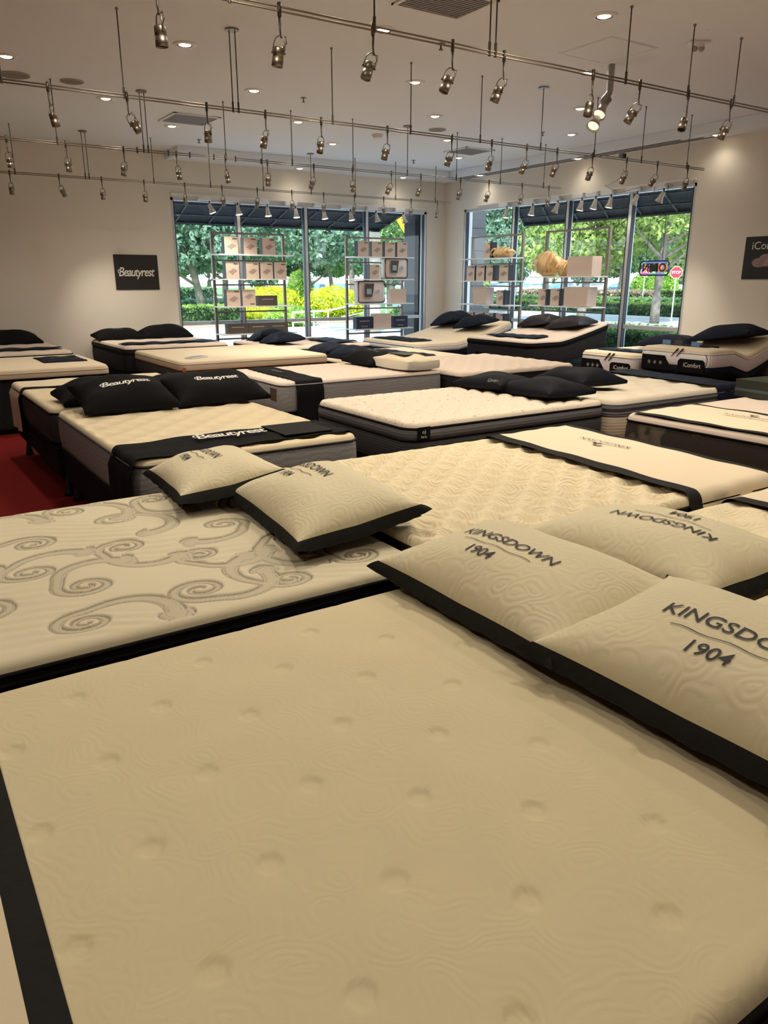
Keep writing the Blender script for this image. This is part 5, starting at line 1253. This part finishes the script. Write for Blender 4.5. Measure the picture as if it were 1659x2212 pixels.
# ------------------------------------------------------------------ pillows
def pillow(label, cx, cy, z, L, Wd, T, rz, tilt=(0, 0), m=M_pillowblack, side=None, g=.03, flange=0.0, text=None, toff=(0, 0), tm=M_inkwhite, group='black display pillows', seed=0, name='pillow', wrinkle=.006, n=46, pinch=.07):
    """pillow lying on z: long axis local x, cover top + side band + underside"""
    r = thing(name, label, 'pillow', (cx, cy, z), 0, group)
    r.rotation_euler = Euler((tilt[0], tilt[1], rz), 'XYZ')
    a, b = L/2, Wd/2; side = side or m
    rnd = np.random.RandomState(seed); ph = rnd.uniform(0, 6, 8)
    def warp(U, V):
        x = a*U*(1-pinch*(1-V**2)*np.abs(U)**2); y = b*V*(1-pinch*1.3*(1-U**2)*np.abs(V)**2)
        return x, y
    def hz(U, V):
        e = np.clip(1-np.abs(U)**2.6, 0, 1)**.55*np.clip(1-np.abs(V)**2.4, 0, 1)**.6
        w = wrinkle*(np.sin(U*4+3*V+ph[0])+np.sin(V*6-2*U+ph[1])+.6*np.sin(9*U*V+ph[2]))*e
        # radiating puckers towards the corners
        cor = np.abs(U*V); w += wrinkle*.9*np.sin((np.abs(U)-np.abs(V))*26+ph[3])*cor**1.5*np.clip(1.2-cor, 0, 1)
        return e, w
    def base(U, V): return g+.018*(np.abs(U*V))**1.2      # corners turn up a little
    t = np.linspace(-1, 1, n+1); t = np.sign(t)*(1-(1-np.abs(t))**1.5)
    U, V = np.meshgrid(t, t, indexing='ij')
    def surf(U, V):
        x, y = warp(U, V); e, w = hz(U, V); return x, y, base(U, V)+T*e+w*np.clip(e*4, 0, 1)
    X, Y, Z = surf(U, V)
    link_mesh('cover', grid_mesh('cover', X, Y, Z), m, r, smooth=True)
    # rim
    k = np.linspace(-1, 1, 24)
    rim = [(s, -1) for s in k[:-1]]+[(1, s) for s in k[:-1]]+[(-s, 1) for s in k[:-1]]+[(-1, -s) for s in k[:-1]]; rim.append(rim[0]); rim = np.array(rim)
    Ur, Vr = rim[:, 0], rim[:, 1]; xr, yr = warp(Ur, Vr); zr = base(Ur, Vr)
    cor = (np.abs(Ur*Vr))**6
    nrm = np.hypot(xr/a, yr/b); ox, oy = xr/a/nrm, yr/b/nrm
    ruf = .004*np.sin(np.arange(len(Ur))*1.9+ph[4])
    rows = []
    if flange:
        for q in np.linspace(0, 1, 5):
            f = flange*(q**.8)*(1+.9*cor)+ruf*q
            rows.append((xr+ox*f, yr+oy*f, zr-g*.85*q*(1-.55*cor)+.002*math.sin(3*q)))
    else:
        for q in np.linspace(0, 1, 5):
            f = .006*math.sin(PI*q)
            rows.append((xr+ox*f, yr+oy*f, zr*(1-q)+(.004+.012*np.abs(Ur*Vr)**2)*q))
    RX = np.stack([q[0] for q in rows], 1); RY = np.stack([q[1] for q in rows], 1); RZ = np.stack([q[2] for q in rows], 1)
    link_mesh('side_band', grid_mesh('side_band', RX, RY, RZ), side, r, smooth=True)
    s_ = 1.0
    t2 = np.linspace(-1, 1, 17); U2, V2 = np.meshgrid(t2, t2, indexing='ij'); x2, y2 = warp(U2, V2)
    m2 = np.maximum(np.abs(U2), np.abs(V2))
    zb_ = (.004+.012*np.abs(U2*V2)**2)*m2**4+ (0 if not flange else .004)*m2**4 + (0.003)
    link_mesh('underside', grid_mesh('underside', x2, y2, zb_), side, r, smooth=True)
    if text:
        def on(cx_, cy_):
            def fn(p, q):
                x, y = p+cx_, q+cy_
                # invert the warp approximately
                U_ = min(.98, max(-.98, x/a)); V_ = min(.98, max(-.98, y/b))
                for _ in range(4):
                    U_ = min(.99, max(-.99, x/(a*(1-pinch*(1-V_**2)*U_**2)))); V_ = min(.99, max(-.99, y/(b*(1-pinch*1.3*(1-U_**2)*V_**2))))
                zz = surf(np.array(U_), np.array(V_))[2]; return (x, y, float(zz)+.0035)
            return fn
        if text == 'K':
            lettering('printed_name', 'KINGSDOWN', .40, on(-.06+toff[0], .045+toff[1]), tm, r, bold=.004)
            lettering('printed_year', '1904', .105, on(-.075+toff[0], -.06+toff[1]), tm, r, bold=.006)
            ln = [[(-.15+.3*k/12, -.008+.004*math.sin(k*1.3)), (-.15+.3*(k+1)/12, -.008+.004*math.sin((k+1)*1.3)), (-.15+.3*(k+1)/12, -.011+.004*math.sin((k+1)*1.3)), (-.15+.3*k/12, -.011+.004*math.sin(k*1.3))] for k in range(12)]
            f = on(-.06+toff[0], toff[1]); vs = []; fc = []
            for p in ln: i0 = len(vs); vs += [f(*q) for q in p]; fc.append([i0, i0+1, i0+2, i0+3])
            me = bpy.data.meshes.new('printed_line'); me.from_pydata(vs, [], fc); link_mesh('printed_line', me, tm, r)
        elif text == 'B':
            lettering('lettering', 'Beautyrest', .36, on(0, -.045), tm, r, shear=.28, bold=.012, space=.86, extra=script_extra(.36))
        else:
            lettering('lettering', text[0], text[1], on(text[2], text[3]), tm, r)
    return r
KG = 'cream pillows with charcoal flanges'
KP = dict(m=M_pillow, side=M_flange, g=.055, flange=.022, tm=M_ink, group=KG, wrinkle=.0035)
pillow('cream lettered pillow with charcoal flange on the nearest bed, the far one', 1.58, 1.61, .680, .80, .54, .115, -PI/2, (.10, 0), text='K', toff=(.025, -.055), seed=1, **KP)
pillow('cream lettered pillow with charcoal flange cut by the right edge', 1.59, .86, .695, .82, .56, .12, -PI/2+.02, (.10, 0), text='K', toff=(.07, -.085), seed=2, **KP)
pillow('cream pillow with upside-down lettering, behind the far nearest-bed pillow', 2.16, 1.56, .675, .80, .56, .125, PI/2, (0, .05), text='K', seed=3, **KP)
pillow('cream pillow corner at the right edge, next to the upside-down one', 2.16, .72, .675, .80, .56, .125, PI/2+.03, (0, .05), seed=4, **KP)
pillow('cream lettered pillow on the scroll-printed bed, the nearer one', 1.47, 2.70, .690, .80, .52, .12, -PI/2-.10, (0.14, 0), text='K', toff=(-.07, -.02), seed=5, **KP)
pillow('cream lettered pillow on the scroll-printed bed, the farther pointed one', 1.28, 3.43, .685, .70, .48, .10, -PI/2-.10, (.14, -.05), text='K', toff=(0, -.04), seed=6, **KP)
BG = 'black pillows on the left pair of beds'
pillow('black pillow lettered in white, front left on the grey-sided bed', 1.52, 5.88, .76, .70, .50, .14, 0, (.26, 0), text='B', group=BG, m=M_black, seed=7)
pillow('black pillow lettered in white, front right on the grey-sided bed', 2.24, 5.90, .76, .76, .50, .13, .04, (.26, 0), text='B', group=BG, m=M_black, seed=8)
pillow('plain black pillow behind the front left lettered one', 1.50, 6.38, .71, .74, .48, .15, PI, (-.06, 0), group=BG, m=M_black, seed=9)
pillow('plain black pillow behind the front right lettered one', 2.20, 6.42, .71, .74, .48, .14, PI, (-.06, 0), group=BG, m=M_black, seed=10)
EG = 'black pillows between the centre right beds'
pillow('black pillow with small white lettering at the left of three', 4.72, 5.30, .69, .68, .46, .10, -PI/2, (0, -.06), group=EG, seed=11, text=('iComfort', .14, .2, -.19), tm=M_inkgrey)
pillow('plain black pillow in the middle of three on the diamond-quilted bed', 4.78, 4.72, .69, .72, .50, .11, -PI/2-.08, (0, -.04), group=EG, seed=12)
pillow('plain black pillow at the right of three, on the deep-tufted bed', 5.48, 4.98, .70, .76, .50, .13, PI/2-.15, (0, .05), group=EG, seed=13)
pillow('black pillow with faint lettering beside the cream pillow', 4.78, 7.50, .71, .62, .44, .13, -PI/2, (0, 0), m=M_black, seed=14, group='pillows on the rippled bed', text=('Beautyrest', .24, 0, .02), tm=M_inkgrey)
rp = pillow('cream boxed pillow with a dark label patch on the rippled bed', 4.86, 6.93, .71, .66, .42, .06, -PI/2+.03, (0, 0), m=mat('ivory_cotton', (0.638, 0.554, 0.386), .7, bump=.2, bscale=14), side=mat('ivory_side', (.62,.58,.50), .75, bump=.2, bscale=30), g=.085, seed=15, group='pillows on the rippled bed', pinch=.02)
link_mesh('label_patch', bxm(-.20,.12,-.10,.13,.150,.153), mat('olive_patch', (.05,.06,.045), .6), rp)
CG = 'navy pillows in the far rows'
pillow('navy pillow behind the smooth foam bed, the left of two', 5.36, 9.52, .64, .70, .46, .13, -PI/2, (0, -.1), m=M_navy, seed=16, group=CG)
pillow('navy pillow behind the smooth foam bed, the right of two', 5.34, 8.84, .64, .70, .46, .13, -PI/2, (0, -.1), m=M_navy, seed=17, group=CG)
pillow('navy pillow tilted up in front of the left rack', 5.42, 11.75, .70, .70, .46, .13, -PI/2, (.0, -.25), m=M_navy, seed=18, group=CG)
pillow('navy pillow lying right of the tilted one near the left rack', 5.36, 11.02, .70, .70, .46, .13, -PI/2, (.0, -.12), m=M_navy, seed=19, group=CG)
pillow('black pillow at the left of two under the square sign', 3.24, 12.52, .755, .74, .44, .13, .03, (.10, 0), m=M_black, seed=20, group='black pillows along the back wall', text=('BLACK', .16, 0, 0), tm=M_inkgrey)
pillow('black pillow at the right of two under the square sign', 3.98, 12.50, .765, .78, .46, .16, -.03, (.12, 0), m=M_black, seed=21, group='black pillows along the back wall', text=('BLACK', .16, 0, 0), tm=M_inkgrey)
pillow('black pillow at the left edge against the back wall', 1.68, 12.48, .76, .80, .48, .15, 0, (.10, 0), m=M_black, seed=22, group='black pillows along the back wall', text=('BLACK', .16, .1, 0), tm=M_inkgrey)
zU = .70+.30*((8.75-7.95)/1.2)**1.25
pillow('navy pillow on the raised corner bed, the left of two', 8.72, 11.0, zU+.03, .66, .46, .17, -PI/2, (.05, -.22), m=M_navy, seed=23, group='dark pillows on the raised beds')
pillow('navy pillow on the raised corner bed, the right of two', 8.66, 10.26, zU+.01, .68, .44, .15, -PI/2+.1, (.05, -.18), m=M_navy, seed=24, group='dark pillows on the raised beds')
pillow('black pillow on the raised black bed, the left of two', 9.12, 9.16, .94, .66, .44, .14, -PI/2, (.05, -.13), m=mat('brown_black_satin', (.012,.008,.010), .45, bump=.3, bscale=9, spec=.25), seed=25, group='dark pillows on the raised beds')
pillow('black pillow on the raised black bed, the right of two', 9.10, 8.50, .94, .70, .44, .14, -PI/2, (.05, -.13), m=mat('brown_black_satin', (.012,.008,.010), .45, bump=.3, bscale=9, spec=.25), seed=26, group='dark pillows on the raised beds')
pillow('dark blue pillow on the lettered mattress beside the window end', 9.35, 6.86, .74, .78, .46, .15, -PI/2, (0, -.05), m=M_navy, seed=27, group='dark pillows on the raised beds')
pillow('dark blue pillow on the raised striped bed at the right edge', 9.42, 6.0, .90, .86, .50, .15, -PI/2, (-.05, -.16), m=M_navy, seed=28, group='dark pillows on the raised beds')
